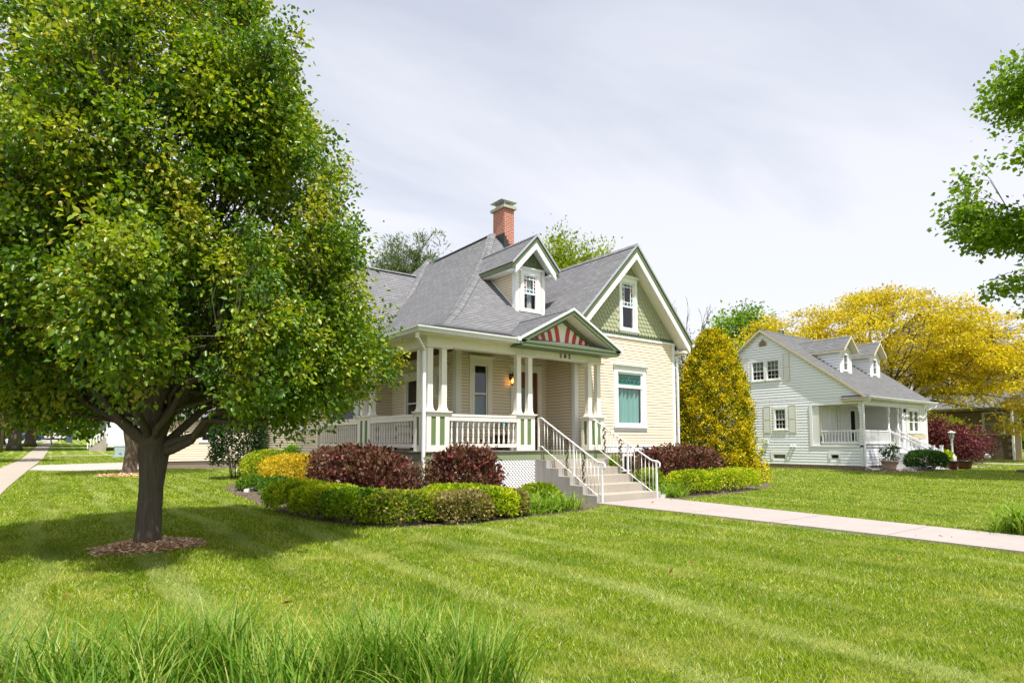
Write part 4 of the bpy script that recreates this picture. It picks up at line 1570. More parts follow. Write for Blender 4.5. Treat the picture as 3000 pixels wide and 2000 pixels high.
def leaf_mesh(P, D, L, Wd, rng, fold=.3, six=False, upb=.8):
    N = len(P)
    up = norm(rng.normal(size=(N, 3))) + np.array([0, 0, upb])
    b = norm(np.cross(D, up))
    c = np.cross(b, D)
    L = np.broadcast_to(np.asarray(L, float), (N,))[:, None]
    Wd = np.broadcast_to(np.asarray(Wd, float), (N,))[:, None]
    if six:
        droop = -.12 * L * np.abs(c)
        v = [P, P + D * L * .28 + b * Wd * .85 + c * Wd * fold, P + D * L * .66 + b * Wd * .75 + c * Wd * fold * .8, P + D * L - c * L * .12,
             P + D * L * .66 - b * Wd * .75 + c * Wd * fold * .8, P + D * L * .28 - b * Wd * .85 + c * Wd * fold]
        V = np.stack(v, 1).reshape(-1, 3)
        i = np.arange(N)[:, None] * 6
        F = np.concatenate([i + np.array([[0, 1, 2, 3]]), i + np.array([[0, 3, 4, 5]])], 0)
        return V, F, 6
    v = [P, P + D * L * .42 + b * Wd + c * Wd * fold, P + D * L, P + D * L * .42 - b * Wd + c * Wd * fold]
    V = np.stack(v, 1).reshape(-1, 3)
    i = np.arange(N)[:, None] * 4
    F = np.concatenate([i + np.array([[0, 1, 2]]), i + np.array([[0, 2, 3]])], 0)
    return V, F, 4


def wob(p, s, ph=0.):
    """cheap smooth 3-D noise in -1..1"""
    x, y, z = p[:, 0] * s, p[:, 1] * s, p[:, 2] * s
    return (np.sin(x * 1.7 + ph + 1.3 * np.sin(y * .9 + ph)) + np.sin(y * 1.9 - ph + 1.1 * np.sin(z * 1.2)) + np.sin(z * 1.6 + 2 * ph + 1.2 * np.sin(x * 1.1))) / 3


def ellipsoids(lobes, shell=.45):
    """sampler over a list of (cx,cy,cz,rx,ry,rz) biased to their outer shell"""
    lob = np.array(lobes, float)
    w = lob[:, 3] * lob[:, 4] * lob[:, 5]
    w = w ** .75
    w /= w.sum()

    def f(n, rng):
        k = rng.choice(len(lob), n, p=w)
        d = norm(rng.normal(size=(n, 3)))
        r = (shell + (1 - shell) * rng.random(n) ** .6)[:, None]
        return lob[k, :3] + d * r * lob[k, 3:]
    return f


def boughs(base_s, nb, rx, rz, seed):
    """gathers clusters into upright boughs with gaps between them"""
    rg = np.random.default_rng(seed)
    c = base_s(nb, rg)
    sz = .7 + .6 * rg.random(nb)

    def f(n, rng):
        k = rng.integers(0, nb, n)
        d = norm(rng.normal(size=(n, 3))) * (rng.random(n) ** .4)[:, None]
        return c[k] + d * np.array([rx, rx, rz]) * sz[k][:, None]
    return f


def revolve(prof_, shell=.35, squash=(1, 1)):
    """sampler inside a body of revolution: prof_ [(z, r)]"""
    zs = np.array([p[0] for p in prof_])
    rs = np.array([p[1] for p in prof_])
    tz = np.linspace(zs[0], zs[-1], 200)
    tr = np.interp(tz, zs, rs)
    cw = np.cumsum(tr ** 1.6)
    cw /= cw[-1]

    def f(n, rng):
        z = np.interp(rng.random(n), cw, tz)
        r = np.interp(z, zs, rs) * (shell + (1 - shell) * rng.random(n) ** .55)
        a = rng.random(n) * 2 * PI
        lump = 1 + .10 * np.sin(a * 5 + z * 1.3) + .07 * np.sin(a * 9 - z * 2.1)
        return np.stack([np.cos(a) * r * lump * squash[0], np.sin(a) * r * lump * squash[1], z], 1)
    return f


def tree(name, label, cat, base, sampler, ncl, lpc, lsize, spread, lmat, bmat, trunk, nlimb=10, seed=1, squash=1., droop=.3, out=.5, aspect=.3,
         group=None, twig=.010, six=False, fork=(.5, 1.), center=(0, 0), gap=None, limb_r=.35, nsub=4, upb=.8, twigs=True, tw_mat=None, mix=.45, fixed=()):
    """trunk: [(x,y,z,r)] relative to base. Crown: clusters of leaves on twigs that hang from the limbs."""
    rng = np.random.default_rng(seed)
    R = random.Random(seed)
    T = root(name, label, cat, base, group)
    B = np.array(base, float)
    mb = MB()
    tp = np.array(trunk, float)
    mb.tube([B + p[:3] for p in tp], [p[3] for p in tp], 14, True)
    cl = sampler(int(ncl * (1.6 if gap else 1.05)), rng)
    if gap:
        cl = cl[wob(cl, gap[0], seed) > gap[1]][:ncl]
    cl = cl[:ncl]
    skel = []
    ends = sampler(nlimb * 3, rng)
    ends = ends[np.argsort(-ends[:, 2])][::3][:nlimb]
    top = tp[-1]
    ends = list(ends) + [np.array(q[1]) for q in fixed]
    for i, e in enumerate(ends):
        s = R.uniform(*fork) if i < len(ends) - len(fixed) else fixed[i - len(ends) + len(fixed)][0]
        k = s * (len(tp) - 1)
        k0 = int(min(k, len(tp) - 2))
        st = tp[k0] + (tp[k0 + 1] - tp[k0]) * (k - k0)
        r0 = st[3] * limb_r * R.uniform(.7, 1.15) * (1 if i < len(ends) - len(fixed) else .75)
        a = st[:3]
        e = a + (e - a) * .92
        mid = a + (e - a) * .45 + np.array([0, 0, .10 * np.linalg.norm(e - a)]) * ((1 if e[2] < top[2] + 2 else -.4) if i < len(ends) - len(fixed) else .6) + rng.normal(size=3) * .05 * np.linalg.norm(e - a)
        ts = np.linspace(0, 1, 8)
        path = [(1 - t) ** 2 * a + 2 * t * (1 - t) * mid + t * t * e + rng.normal(size=3) * .02 * np.linalg.norm(e - a) * (0 < t < 1) for t in ts]
        rad = [r0 * (1 - t) ** .8 + twig * 1.2 for t in ts]
        mb.tube([B + p for p in path], rad, 7)
        skel += [(p, r) for p, r in zip(path[2:], rad[2:])]
        for j in range(nsub):
            k = R.randint(2, 6)
            p0 = path[k]
            c = cl[R.randrange(len(cl))]
            # head for the nearest of a few cluster centres
            cand = cl[[R.randrange(len(cl)) for _ in range(40)]]
            c = cand[np.argmin(np.linalg.norm(cand - (p0 + (e - a) * .25), axis=1))]
            m = (p0 + c) / 2 + rng.normal(size=3) * .06 * np.linalg.norm(c - p0)
            rr = rad[k] * .55
            pp = [p0, m, c]
            mb.tube([B + p for p in pp], [rr, rr * .7, twig], 5)
            skel += [(p0 * .5 + m * .5, rr), (m, rr * .7), (m * .5 + c * .5, rr * .5), (c, twig)]
    mb.build('trunk', bmat, T)
    if twigs:
        mb = MB()
        sp = np.array([s[0] for s in skel])
        for c in cl:
            k = int(np.argmin(np.linalg.norm(sp - c, axis=1) + .35 * np.maximum(0, sp[:, 2] - c[2])))
            p0 = sp[k]
            if np.linalg.norm(c - p0) > .05:
                m = (p0 + c) / 2 + rng.normal(size=3) * .08 * np.linalg.norm(c - p0)
                mb.tube([B + p0, B + m, B + c, B + c + norm((c - m)[None])[0] * spread * 1.1], [twig * 1.1, twig * .85, twig * .6, twig * .3], 3, False)
        if mb.v:
            mb.build('twigs', tw_mat or bmat, T)
    n = len(cl) * lpc
    C_ = np.repeat(cl, lpc, 0)
    sc = np.repeat(.65 + .7 * rng.random(len(cl)), lpc)[:, None]
    off = rng.normal(size=(n, 3)) * spread * sc * np.array([1, 1, squash])
    P = C_ + off
    ctr = np.array([center[0], center[1], np.median(cl[:, 2])])
    o = norm(P - ctr) * np.array([1, 1, .5])
    D = norm(o * out + rng.normal(size=(n, 3)) * .55 + np.array([0, 0, -droop]) + norm(off) * .5)
    L = lsize * (.6 + .7 * rng.random(n))
    V, F, k = leaf_mesh(P + B, D, L, L * aspect, rng, .3, six, upb)
    rc = np.repeat(rng.random(len(cl)), lpc)
    rnd = np.clip(mix * rc + (1 - mix) * rng.random(n), 0, 1)
    np_mesh('crown', V, F, np.repeat(rnd, k), lmat, T, smooth=False)
    return T


def shrub(name, label, cat, base, r, n, lsize, lmat, seed=1, power=2.6, group=None, aspect=.34, lump=.08, lumps=3., flat=.0, flowers=None, stems='twig', inner=.3, out=.8, up=.3,
          patch=None, jag=.05, bottom=.05, rot=0.):
    """clipped or loose bush: leaf shell over a super-ellipsoid (rx,ry,h) with leaves inside and stems"""
    rng = np.random.default_rng(seed)
    T = root(name, label, cat, base, group)
    B = np.array(base, float)
    rx, ry, h = r
    d = norm(rng.normal(size=(n, 3)))
    d[:, 2] = np.where(d[:, 2] < -.55, -d[:, 2], d[:, 2])
    q = (np.abs(d) ** power).sum(1) ** (-1 / power)
    S_ = d * q[:, None]
    nrm = norm(np.sign(S_) * np.abs(S_) ** (power - 1))
    rad = np.where(rng.random(n) < inner, .55 + .4 * rng.random(n), 1 + rng.normal(size=n) * jag)
    lm = 1 + lump * wob(S_ * np.array([rx, ry, h / 2]), lumps / max(.3, min(rx, ry)), seed)
    P = S_ * (rad * lm)[:, None] * np.array([rx, ry, h / 2]) + np.array([0, 0, h / 2])
    P[:, 2] = np.maximum(P[:, 2], bottom * rng.random(n) + .01)
    nrm = norm(nrm / np.array([rx, ry, h / 2]))
    cr, sr = math.cos(rot), math.sin(rot)
    RM = np.array([[cr, -sr, 0], [sr, cr, 0], [0, 0, 1]])
    P = P @ RM.T
    nrm = nrm @ RM.T
    D = norm(nrm * out + rng.normal(size=(n, 3)) * .5 + np.array([0, 0, up]))
    L = lsize * (.6 + .8 * rng.random(n))
    V, F, k = leaf_mesh(P + B, D, L, L * aspect, rng, .3, False, .8)
    rnd = np.clip(.5 + .45 * wob(P, 5., seed) * .8 + .28 * rng.normal(size=n), 0, 1)
    np_mesh('foliage', V, F, np.repeat(rnd, k), lmat, T)
    if patch:                                             # tips of another colour on part of the bush
        m = rng.random(n) < patch[1] * (.5 + .5 * np.clip(wob(P, 3., seed + 5) * 2, -1, 1))
        V, F, k = leaf_mesh(P[m] * 1.012 + B, D[m], L[m], L[m] * aspect, rng)
        np_mesh('shoots', V, F, np.repeat(rng.random(m.sum()), k), patch[0], T)
    if flowers:
        m = rng.choice(n, flowers, replace=False)
        m = m[(rad[m] > .92) & (wob(P[m], 2.2, seed + 1) > -.15)]
        V, F, k = leaf_mesh(np.repeat(P[m] + nrm[m] * .03, 4, 0) + B, norm(np.repeat(nrm[m], 4, 0) + rng.normal(size=(4 * len(m), 3)) * .8), .045, .018, rng)
        np_mesh('flowers', V, F, np.repeat(rng.random(4 * len(m)), k), 'flower', T)
    mb = MB()
    for i in range(int(14 + 10 * rx)):
        a = rng.random() * 2 * PI
        s = rng.random() ** .5 * .8
        e = RM @ np.array([math.cos(a) * rx * s, math.sin(a) * ry * s, h * (.55 + .35 * rng.random())])
        st = RM @ np.array([math.cos(a) * rx * s * .45, math.sin(a) * ry * s * .45, -.02])
        mb.tube([B + st, B + (st + e) / 2 + rng.normal(size=3) * .02, B + e], [.012, .008, .004], 4)
    mb.build('stems', stems, T)
    return T


def strap_blades(bases, n_per, length, width, rng, lean=.5, droop=1.1, seg=5):
    """arching grass-like leaves from given base points"""
    N = len(bases) * n_per
    P = np.repeat(np.asarray(bases, float), n_per, 0)
    a = rng.random(N) * 2 * PI
    h = np.stack([np.cos(a), np.sin(a), np.zeros(N)], 1)
    L = length * (.42 + .76 * rng.random(N))
    ln = lean * (.25 + rng.random(N)) * .9
    dr = droop * (.3 + .9 * rng.random(N))
    w = width * (.6 + .6 * rng.random(N))
    b = np.stack([-np.sin(a), np.cos(a), np.zeros(N)], 1)
    tw = (rng.random(N) - .5) * 1.2
    b = b * np.cos(tw)[:, None] + np.array([0, 0, 1.]) * 0 + h * np.sin(tw)[:, None]
    pts = []
    p = P + h * (.02 + .04 * rng.random(N))[:, None]
    for k in range(seg + 1):
        t = k / seg
        wd = w * (1 - t) ** .6 * (.75 + .5 * min(1, t * 3)) if k < seg else w * 0
        pts.append(p + b * wd[:, None])
        pts.append(p - b * wd[:, None])
        ang = ln + dr * t ** 1.7
        st = (L / seg)[:, None]
        p = p + st * (h * np.sin(ang)[:, None] + np.array([0, 0, 1.]) * np.cos(ang)[:, None])
    V = np.stack(pts, 1).reshape(-1, 3)
    V[:, 2] = np.maximum(V[:, 2], .012)
    k = 2 * (seg + 1)
    i = np.arange(N)[:, None] * k
    F = np.concatenate([i + np.array([[2 * j, 2 * j + 2, 2 * j + 3, 2 * j + 1]]) for j in range(seg)], 0)
    rnd = np.repeat(rng.random(N), k)
    return V, F, rnd


def clump(name, label, cat, base, nb, spread, length, width, mat, seed, lean=.5, droop=1.2, group=None, squash=1.):
    rng = np.random.default_rng(seed)
    o = rng.normal(size=(nb // 6 + 1, 3)) * np.array([spread, spread * squash, 0])
    V, F, r = strap_blades(o + np.array(base), 6, length, width, rng, lean, droop)
    return tag(np_mesh(name, V, F, r, mat, None, base), label, cat, group)


# ------------------------------------------------------------------ the big pear tree
PT = (-5.72, -2.66, 0)
pear = revolve([(2.0, 1.2), (2.25, 2.3), (2.6, 2.72), (3.2, 2.7), (4.3, 2.38), (5.4, 2.2), (6.3, 1.9), (7.3, 1.42), (8.3, .7), (8.8, .2)], .42)
low = ellipsoids([(1.95, -1.45, 2.45, .6, .6, .5), (2.15, -1.6, 2.95, .5, .5, .5), (1.5, -1.5, 2.15, .7, .7, .3), (2.2, -1.0, 2.7, .6, .6, .5), (-2.3, 1.0, 2.2, .8, .8, .4), (.6, -2.2, 2.4, .7, .6, .4)], .2)
body = pear


def pear(n, rng):
    m = int(n * .91)
    return np.concatenate([body(m, rng), low(n - m, rng)])[rng.permutation(n)]


pear = boughs(pear, 300, .41, .58, 8)
tree('pear_tree', 'big leafy tree with dark trunk standing in a ring of wood chips', 'tree', PT, pear, 3400, 80, .066, .105, 'pearleaf', 'bark',
     [(.0, .0, -.03, .185), (.0, .0, .04, .172), (.005, 0, .25, .156), (.02, .01, .8, .147), (.03, .01, 1.02, .163), (.03, .02, 1.22, .192), (.02, .02, 1.5, .165), (.0, .0, 2.1, .14), (.0, .05, 3.2, .10), (.05, .0, 4.6, .07), (.0, .0, 6.2, .04)],
     nlimb=26, seed=4, squash=1.2, droop=.35, out=.45, aspect=.34, twig=.007, six=True, fork=(.44, .80), fixed=((.50, (2.1, -1.6, 2.5)), (.50, (1.6, -1.5, 2.25)), (.52, (2.1, -.9, 2.9)), (.55, (-2.1, .8, 3.0)), (.55, (-1.0, -1.6, 3.0)), (.55, (.5, -2.0, 2.8)), (.54, (.9, .9, 3.6)), (.53, (-.8, .7, 3.8)), (.56, (.8, -.8, 4.0))), limb_r=.42, nsub=6, mix=.7)


def mulch(name, label, cat, c, rx, ry, n, seed, rise=.06, size=.055, mat='chip', ground='chip', kind=None):
    rng = np.random.default_rng(seed)
    T = root(name, label, cat, c)
    a = rng.random(n) * 2 * PI
    q = rng.random(n) ** .5
    wobr = 1 + .07 * np.sin(a * 3 + seed) + .05 * np.sin(a * 7)
    q2 = q * (1 + .05 * rng.normal(size=n))
    P = np.stack([c[0] + np.cos(a) * rx * q2 * wobr, c[1] + np.sin(a) * ry * q2 * wobr, c[2] + rise * (1 - q ** 2) + .01 + .015 * rng.random(n)], 1)
    t = rng.random(n) * 2 * PI
    D = norm(np.stack([np.cos(t), np.sin(t), rng.normal(size=n) * .25], 1))
    L = size * (.5 + rng.random(n))
    V, F, k = leaf_mesh(P, D, L, L * .24, rng, .1, False, 2.5)
    np_mesh('chips', V, F, np.repeat(rng.random(n), k), mat, T)
    mb = MB()
    m = 40
    ring = [(c[0] + math.cos(2 * PI * i / m) * rx * .97 * (1 + .07 * math.sin(2 * PI * i / m * 3 + seed)), c[1] + math.sin(2 * PI * i / m) * ry * .97 * (1 + .07 * math.sin(2 * PI * i / m * 3 + seed)), c[2] + .006) for i in range(m)]
    r2 = [(c[0] + (x - c[0]) * .5, c[1] + (y - c[1]) * .5, c[2] + .006 + rise * .75) for x, y, z in ring]
    for i in range(m):
        j = (i + 1) % m
        mb.face([ring[i], ring[j], r2[j], r2[i]], None, True)
        mb.face([r2[i], r2[j], (c[0], c[1], c[2] + rise)], None, True)
    mb.build('base_layer', ground, T)
    return T


mulch('wood_chip_ring', 'round bed of tan wood chips at the foot of the big tree', 'mulch', (-5.70, -2.70, 0), .66, .60, 3000, 3, .07)
mulch('wood_chip_ring', 'thin wood chip bed under the knotty street tree by the driveway', 'mulch', (-4.05, 18.9, 0), 1.25, 1.3, 1600, 5, .06, .09)

# knotty tree behind it
tree('street_tree', 'knotty forked tree between the big trunk and the driveway', 'tree', (-4.05, 19.3, 0), ellipsoids([(0, 0, 5.5, 3.4, 3.4, 2.6), (-1.2, .5, 4.4, 2.6, 2.6, 1.6), (1, 0, 7, 2.4, 2.4, 1.8)]), 420, 40, .13, .28, 'darkgreen', 'bark2',
     [(-.02, 0, -.03, .42), (0, 0, .15, .30), (.03, 0, .6, .27), (.06, 0, 1.2, .26), (.04, 0, 1.6, .30), (-.12, 0, 2.0, .20), (-.35, 0, 2.6, .17), (-.5, 0, 3.6, .12), (-.4, 0, 5., .08)], nlimb=10, seed=9, twig=.014, fork=(.5, .9), limb_r=.5)

# ------------------------------------------------------------------ shrubs round the porch
hg = 'clipped bushes in the low front hedge'
HS = [
    ('tall feathery lime green hedge bush at the left end of the low hedge', (-2.70, .45, 0), (.52, .60, .60), 'yewleaf', None),
    ('feathery green hedge bush second from the left end of the low hedge', (-2.58, -.75, 0), (.50, .62, .57), 'yewleaf', None),
    ('dark shaded green hedge bush between feathery bushes and gold green bush', (-2.35, -1.70, 0), (.52, .50, .53), 'darkyew', None),
    ('gold and green hedge bush with brown lower half in middle of low hedge', (-1.82, -2.50, 0), (.68, .50, .52), 'golden', ('bronzeleaf', .35)),
    ('bronze brown hedge bush, the largest brown one in the low hedge', (-.92, -2.88, 0), (.56, .46, .49), 'bronzeleaf', None),
    ('lime green bush top peeking over the bronze brown hedge bush', (-.60, -2.20, 0), (.66, .40, .56), 'yewleaf', None),
    ('bright lime hedge bush right of the large bronze brown bush', (-.22, -2.85, 0), (.40, .44, .54), 'yewleaf', None),
    ('small bronze hedge bush at the right end of the low hedge by daylilies', (.22, -2.82, 0), (.30, .36, .47), 'bronzeleaf', ('golden', .25)),
]
for i, (lb, c, r, m, pt) in enumerate(HS):
    shrub('hedge_bush', lb, 'bush', c, (r[0] * 1.06, r[1] * 1.04, r[2]), int(8200 * r[0] / .6), .052, m, 20 + i, 3.3, hg, lump=.11, lumps=3.2, patch=pt, inner=.3, jag=.045)
shrub('weigela_bush', 'long burgundy bush with crimson flowers in front of the left porch railing', 'bush', (-1.08, 1.35, 0), (.62, 2.15, 1.20), 13500, .085, 'weigela', 41, 2.5, 'burgundy flowering bushes', lump=.14, flowers=330, jag=.11, out=.4, up=.8)
shrub('weigela_bush', 'burgundy bush with crimson flowers between downspout and lattice', 'bush', (.52, -.80, 0), (.80, .55, 1.16), 6500, .085, 'weigela', 42, 2.5, 'burgundy flowering bushes', lump=.14, flowers=300, jag=.11, out=.4, up=.8)
shrub('weigela_bush', 'burgundy bush with crimson flowers under the teal curtained window right of steps', 'bush', (8.3, -.55, 0), (1.55, .80, 1.16), 10000, .085, 'weigela', 43, 2.8, 'burgundy flowering bushes', lump=.09, flowers=420, jag=.11, out=.4, up=.8)
shrub('twiggy_bush', 'thin tan twiggy bush between the two burgundy bushes at the downspout', 'bush', (-.32, -.62, 0), (.34, .34, .95), 420, .06, 'brush', 48, 2.2, jag=.15, out=.3, up=.9)
shrub('barberry_bush', 'rounded golden yellow bush behind the long burgundy bush', 'bush', (-.95, 6.1, 0), (.80, 1.75, 1.0), 12000, .055, 'barberry', 44, 2.7, lump=.08)
shrub('euonymus_bush', 'lime and yellow bush at the far left end of the bed', 'bush', (-.75, 9.6, 0), (.85, 1.2, 1.08), 8000, .075, 'golden', 45, 2.5, lump=.1)
shrub('green_bush', 'small deep green bush behind the lime and yellow bush', 'bush', (.2, 9.4, 0), (.7, .9, 1.25), 4000, .08, 'darkyew', 46, 2.4)
shrub('evergreen_shrub', 'tall dark evergreen shrub in front of the garage wall', 'shrub', (-.95, 13.3, 0), (1.0, 1.0, 2.9), 9000, .10, 'darkleaf', 47, 2.2, lump=.14, jag=.09, stems='bark2')
for i, (lb, c, r) in enumerate([('low leafy perennial mound left of the white drain pipe', (-1.95, 6.6, 0), (.52, .62, .40)),
                                ('low leafy perennial mound right of the white drain pipe', (-1.75, 5.0, 0), (.50, .62, .42)),
                                ('low leafy perennial mound against the left end of the low hedge', (-2.2, 3.2, 0), (.45, .5, .26))]):
    shrub('perennial_mound', lb, 'plant', c, r, 2200, .075, 'herb', 50 + i, 2.2, 'low green perennials in the left bed', aspect=.42, out=.6)
shrub('lime_perennial', 'bright lime leafy plant beside the right handrail', 'plant', (6.15, -1.15, 0), (.42, .42, .62), 1800, .10, 'lime', 55, 2.1, aspect=.42, out=.7)
shrub('lime_perennial', 'small pale lime plant against the lattice left of the steps', 'plant', (1.95, -1.6, 0), (.5, .4, .42), 1200, .09, 'lime', 56, 2.1, aspect=.42, out=.7)
shrub('lime_perennial', 'thin yellow green plant in front of the basement window', 'plant', (6.2, .15, 0), (.22, .22, .95), 350, .10, 'lime', 57, 2.1, aspect=.42, out=.7)
for i, (x, y) in enumerate([(.78, -2.85), (1.30, -2.78), (1.85, -2.62)]):
    clump('daylily_clump', ['left daylily clump next to the small bronze bush', 'middle daylily clump of three at left of the steps', 'daylily clump nearest the concrete step wall'][i], 'plant', (x, y, .01), 210, .17, .52, .013, 'blade', 60 + i, .8, 2.2, 'daylily clumps left of the steps')
clump('daylily_clump', 'daylily clump at the foot of right handrail', 'plant', (5.95, -2.05, .01), 280, .22, .52, .012, 'blade', 64, .8, 2.2)
clump('daylily_clump', 'dense daylily clump at right edge beside the concrete walk', 'plant', (5.12, -9.65, .01), 700, .24, .60, .012, 'blade', 65, .6, 2.0)
shrub('hedge_bush', 'low lime green hedge bush at left, below the right burgundy bush', 'bush', (7.2, -1.85, 0), (.85, .42, .62), 6500, .05, 'yewleaf', 70, 3., 'low hedge right of the steps', lump=.07)
shrub('hedge_bush', 'low lime green hedge bush with brown twigs at the golden cone tree', 'bush', (9.1, -1.75, 0), (1.15, .45, .62), 8000, .05, 'yewleaf', 71, 3., 'low hedge right of the steps', lump=.07, patch=('bronzeleaf', .15))

# golden arborvitae
rngA = np.random.default_rng(77)
AT = root('golden_arborvitae', 'tall golden yellow cone shaped evergreen at the right corner of cream house', 'tree', (11.95, .75, 0))
mb = MB()
mb.tube([(11.95, .75, -.02), (11.95, .75, 2.5), (11.95, .75, 4.9)], [.12, .08, .02], 8)
for k in range(70):
    z = rngA.uniform(.3, 4.6)
    a = rngA.random() * 2 * PI
    r_ = .8 * float(np.interp(z, [0, .6, 2.2, 3.6, 4.6, 5.3], [1.15, 1.38, 1.28, 1.0, .62, .2]))
    mb.tube([(11.95, .75, z), (11.95 + math.cos(a) * r_ * .6, .75 + math.sin(a) * r_ * .6, z + .25), (11.95 + math.cos(a) * r_, .75 + math.sin(a) * r_, z + .6)], [.02, .013, .006], 4)
mb.build('trunk', 'twig', AT)
n = 7000
a = rngA.random(n) * 2 * PI
z = 5.35 * rngA.random(n) ** 1.15
R0 = np.interp(z, [0, .25, .9, 2.2, 3.4, 4.4, 5.0, 5.4], [1.08, 1.22, 1.31, 1.26, 1.07, .80, .52, .12])
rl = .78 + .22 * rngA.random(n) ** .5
lump = 1 + .05 * np.sin(a * 7 + z * 4) + .06 * np.sin(a * 4 - z * 2.3) + .035 * np.sin(a * 13 + z * 7)
P = np.stack([np.cos(a) * R0 * rl * lump, np.sin(a) * R0 * rl * lump, z], 1)
ex = np.array([[.95, -.55, .5]]) + rngA.normal(size=(500, 3)) * np.array([.30, .30, .42])      # side lobe low at the right foot
ex[:, 2] = np.abs(ex[:, 2])
P = np.concatenate([P, ex])
n = len(P)
O_ = norm(P * np.array([1, 1, 0]) + 1e-6)
lp = 15
Q = np.repeat(P, lp, 0) + rngA.normal(size=(n * lp, 3)) * .058
D = norm(np.repeat(O_, lp, 0) * .55 + rngA.normal(size=(n * lp, 3)) * .5 + np.array([0, 0, .75]))
L = .075 * (.6 + .7 * rngA.random(n * lp))
V, F, k = leaf_mesh(Q + np.array([11.95, .75, 0]), D, L, L * .27, rngA)
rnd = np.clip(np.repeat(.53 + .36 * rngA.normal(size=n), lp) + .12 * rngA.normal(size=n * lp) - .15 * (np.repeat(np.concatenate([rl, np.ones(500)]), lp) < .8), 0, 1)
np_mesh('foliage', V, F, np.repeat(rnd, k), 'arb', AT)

# wood litter on the bare soil of the beds
rngB = np.random.default_rng(44)
for poly, num, lb in ((BED, 9000, 'brown wood litter on the soil of the left garden bed'), (BED2, 2500, 'brown wood litter on the soil right of the steps')):
    pa = np.array(poly)
    c = pa.min(0) + (pa.max(0) - pa.min(0)) * rngB.random((num * 2, 2))

    def in_poly(p, x, y):
        r_ = np.zeros(len(x), bool)
        for i in range(len(p)):
            (x0, y0), (x1, y1) = p[i], p[(i + 1) % len(p)]
            if y0 != y1:
                r_ ^= ((y0 > y) != (y1 > y)) & (x < (x1 - x0) * (y - y0) / (y1 - y0) + x0)
        return r_
    c = c[in_poly(poly, c[:, 0], c[:, 1])][:num]
    n_ = len(c)
    V, F, k = leaf_mesh(np.stack([c[:, 0], c[:, 1], .016 + .012 * rngB.random(n_)], 1), norm(rngB.normal(size=(n_, 3)) * np.array([1, 1, .25])), .055 * (.4 + rngB.random(n_)), .010, rngB, .2, False, 2)
    o = np_mesh('wood_litter', V, F, np.repeat(rngB.random(n_), k), 'litter', None, (c[0, 0], c[0, 1], 0), 'stuff')
    tag(o, lb, 'litter')
# drain pipes lying in the beds
for lb, p in (('white drain pipe lying between the low perennials', [(-1.70, 6.95, .07), (-2.38, 6.05, .05)]),
              ('white drain pipe end at the far left corner of the bed', [(.95, 20.4, .06), (.35, 19.6, .05)]),
              ('white drain pipe at the foot of the right handrail', [(6.45, -1.6, .05), (5.55, -2.15, .04)])):
    mb = MB()
    dspout(mb, p, .065, .05)
    o = mb.build('drain_pipe', 'wmetal', None, p[0])
    tag(o, lb, 'drain pipe', 'white drain pipe extensions on the ground')
# ------------------------------------------------------------------ things on the porch
BR = root('broom', 'teal headed broom with orange handle behind the front porch balusters', 'broom', (3.5, 1.62, 1.2))
mb = MB()
mb.tube([(3.62, 1.60, 1.22), (3.47, 1.78, 1.90)], .014, 6)
mb.build('handle', 'broomwood', BR)
mb = MB()
mb.prism([(3.30, 1.76, 1.86), (3.60, 1.76, 1.86), (3.57, 1.78, 1.99), (3.33, 1.78, 1.99)], (0, .05, 0))
mb.build('broom_head', 'teal_plastic', BR)
mb = MB()
mb.prism([(3.22, 1.50, 1.2), (3.62, 1.50, 1.2), (3.66, 1.50, 1.58), (3.18, 1.50, 1.58)], (0, .34, 0))
mb.box(3.15, 3.69, 1.47, 1.87, 1.58, 1.615)
tag(mb.build('planter_box', 'crate', None, (3.4, 1.65, 1.2)), 'dark brown box on the porch floor below the broom', 'box')
BE = root('porch_bench', 'dark bench behind the balusters of the left porch railing', 'bench', (1.45, 3.0, 1.2))
mb = MB()
mb.box(1.2, 1.78, 2.2, 4.1, 1.60, 1.68)
mb.build('seat', 'brown', BE)
mb = MB()
for k in range(13):
    y = 2.2 + k * .158
    mb.box(1.72, 1.76, y - .03, y + .03, 1.68, 2.02)
mb.box(1.71, 1.78, 2.16, 4.14, 1.98, 2.04)
mb.build('backrest', 'crate', BE)
for y in (2.2, 4.1):
    mb = MB()
    mb.box(1.2, 1.26, y - .03, y + .03, 1.2, 1.88)
    mb.box(1.2, 1.76, y - .035, y + .035, 1.86, 1.90)
    mb.build('armrest', 'crate', BE)
for x, y in ((1.23, 2.24), (1.23, 4.06), (1.74, 2.24), (1.74, 4.06)):
    mb = MB()
    mb.box(x - .03, x + .03, y - .025, y + .025, 1.2, 1.6)
    mb.build('leg', 'crate', BE)

# ------------------------------------------------------------------ garage on the left
SH = MB()
G = root('garage', 'low cream clapboard garage behind the big tree trunk', 'garage', (2, 33, 0))
GF = Fr((0, 31.0, 0), (1, 0, 0), (0, -1, 0))
mb = MB()
siding(mb, GF, -1.95, 7.0, .22, 3.0, .155, [(.75, 1.65, 1.45, 2.6)], t=.014, back=SH)
siding(mb, Fr((-1.95, 31, 0), (0, 1, 0), (-1, 0, 0)), 0, 7.5, .1, 3.0, .155, [(1.2, 6.3, .1, 2.4)], t=.014, back=SH)
siding(mb, Fr((-1.95, 31, 0), (0, 1, 0), (-1, 0, 0)), 0, 7.5, 3.0, 5.0, .155, clip=lambda z: (3.75 - (5.2 - z) * 1.75, 3.75 + (5.2 - z) * 1.75), t=.014, back=SH)
mb.build('wall', 'cream', G)
SH.build('gap_shade_backing', 'gapbrown', G)
mb = MB()
mb.box(-1.93, 6.9, 31.02, 38.4, -.02, .22)
mb.build('foundation', 'block', G)
window(G, GF, .82, 1.58, 1.5, 2.55, cas=.13, mat='white', zm=2.0, glass='glassdim', cap=False)
mb = MB()
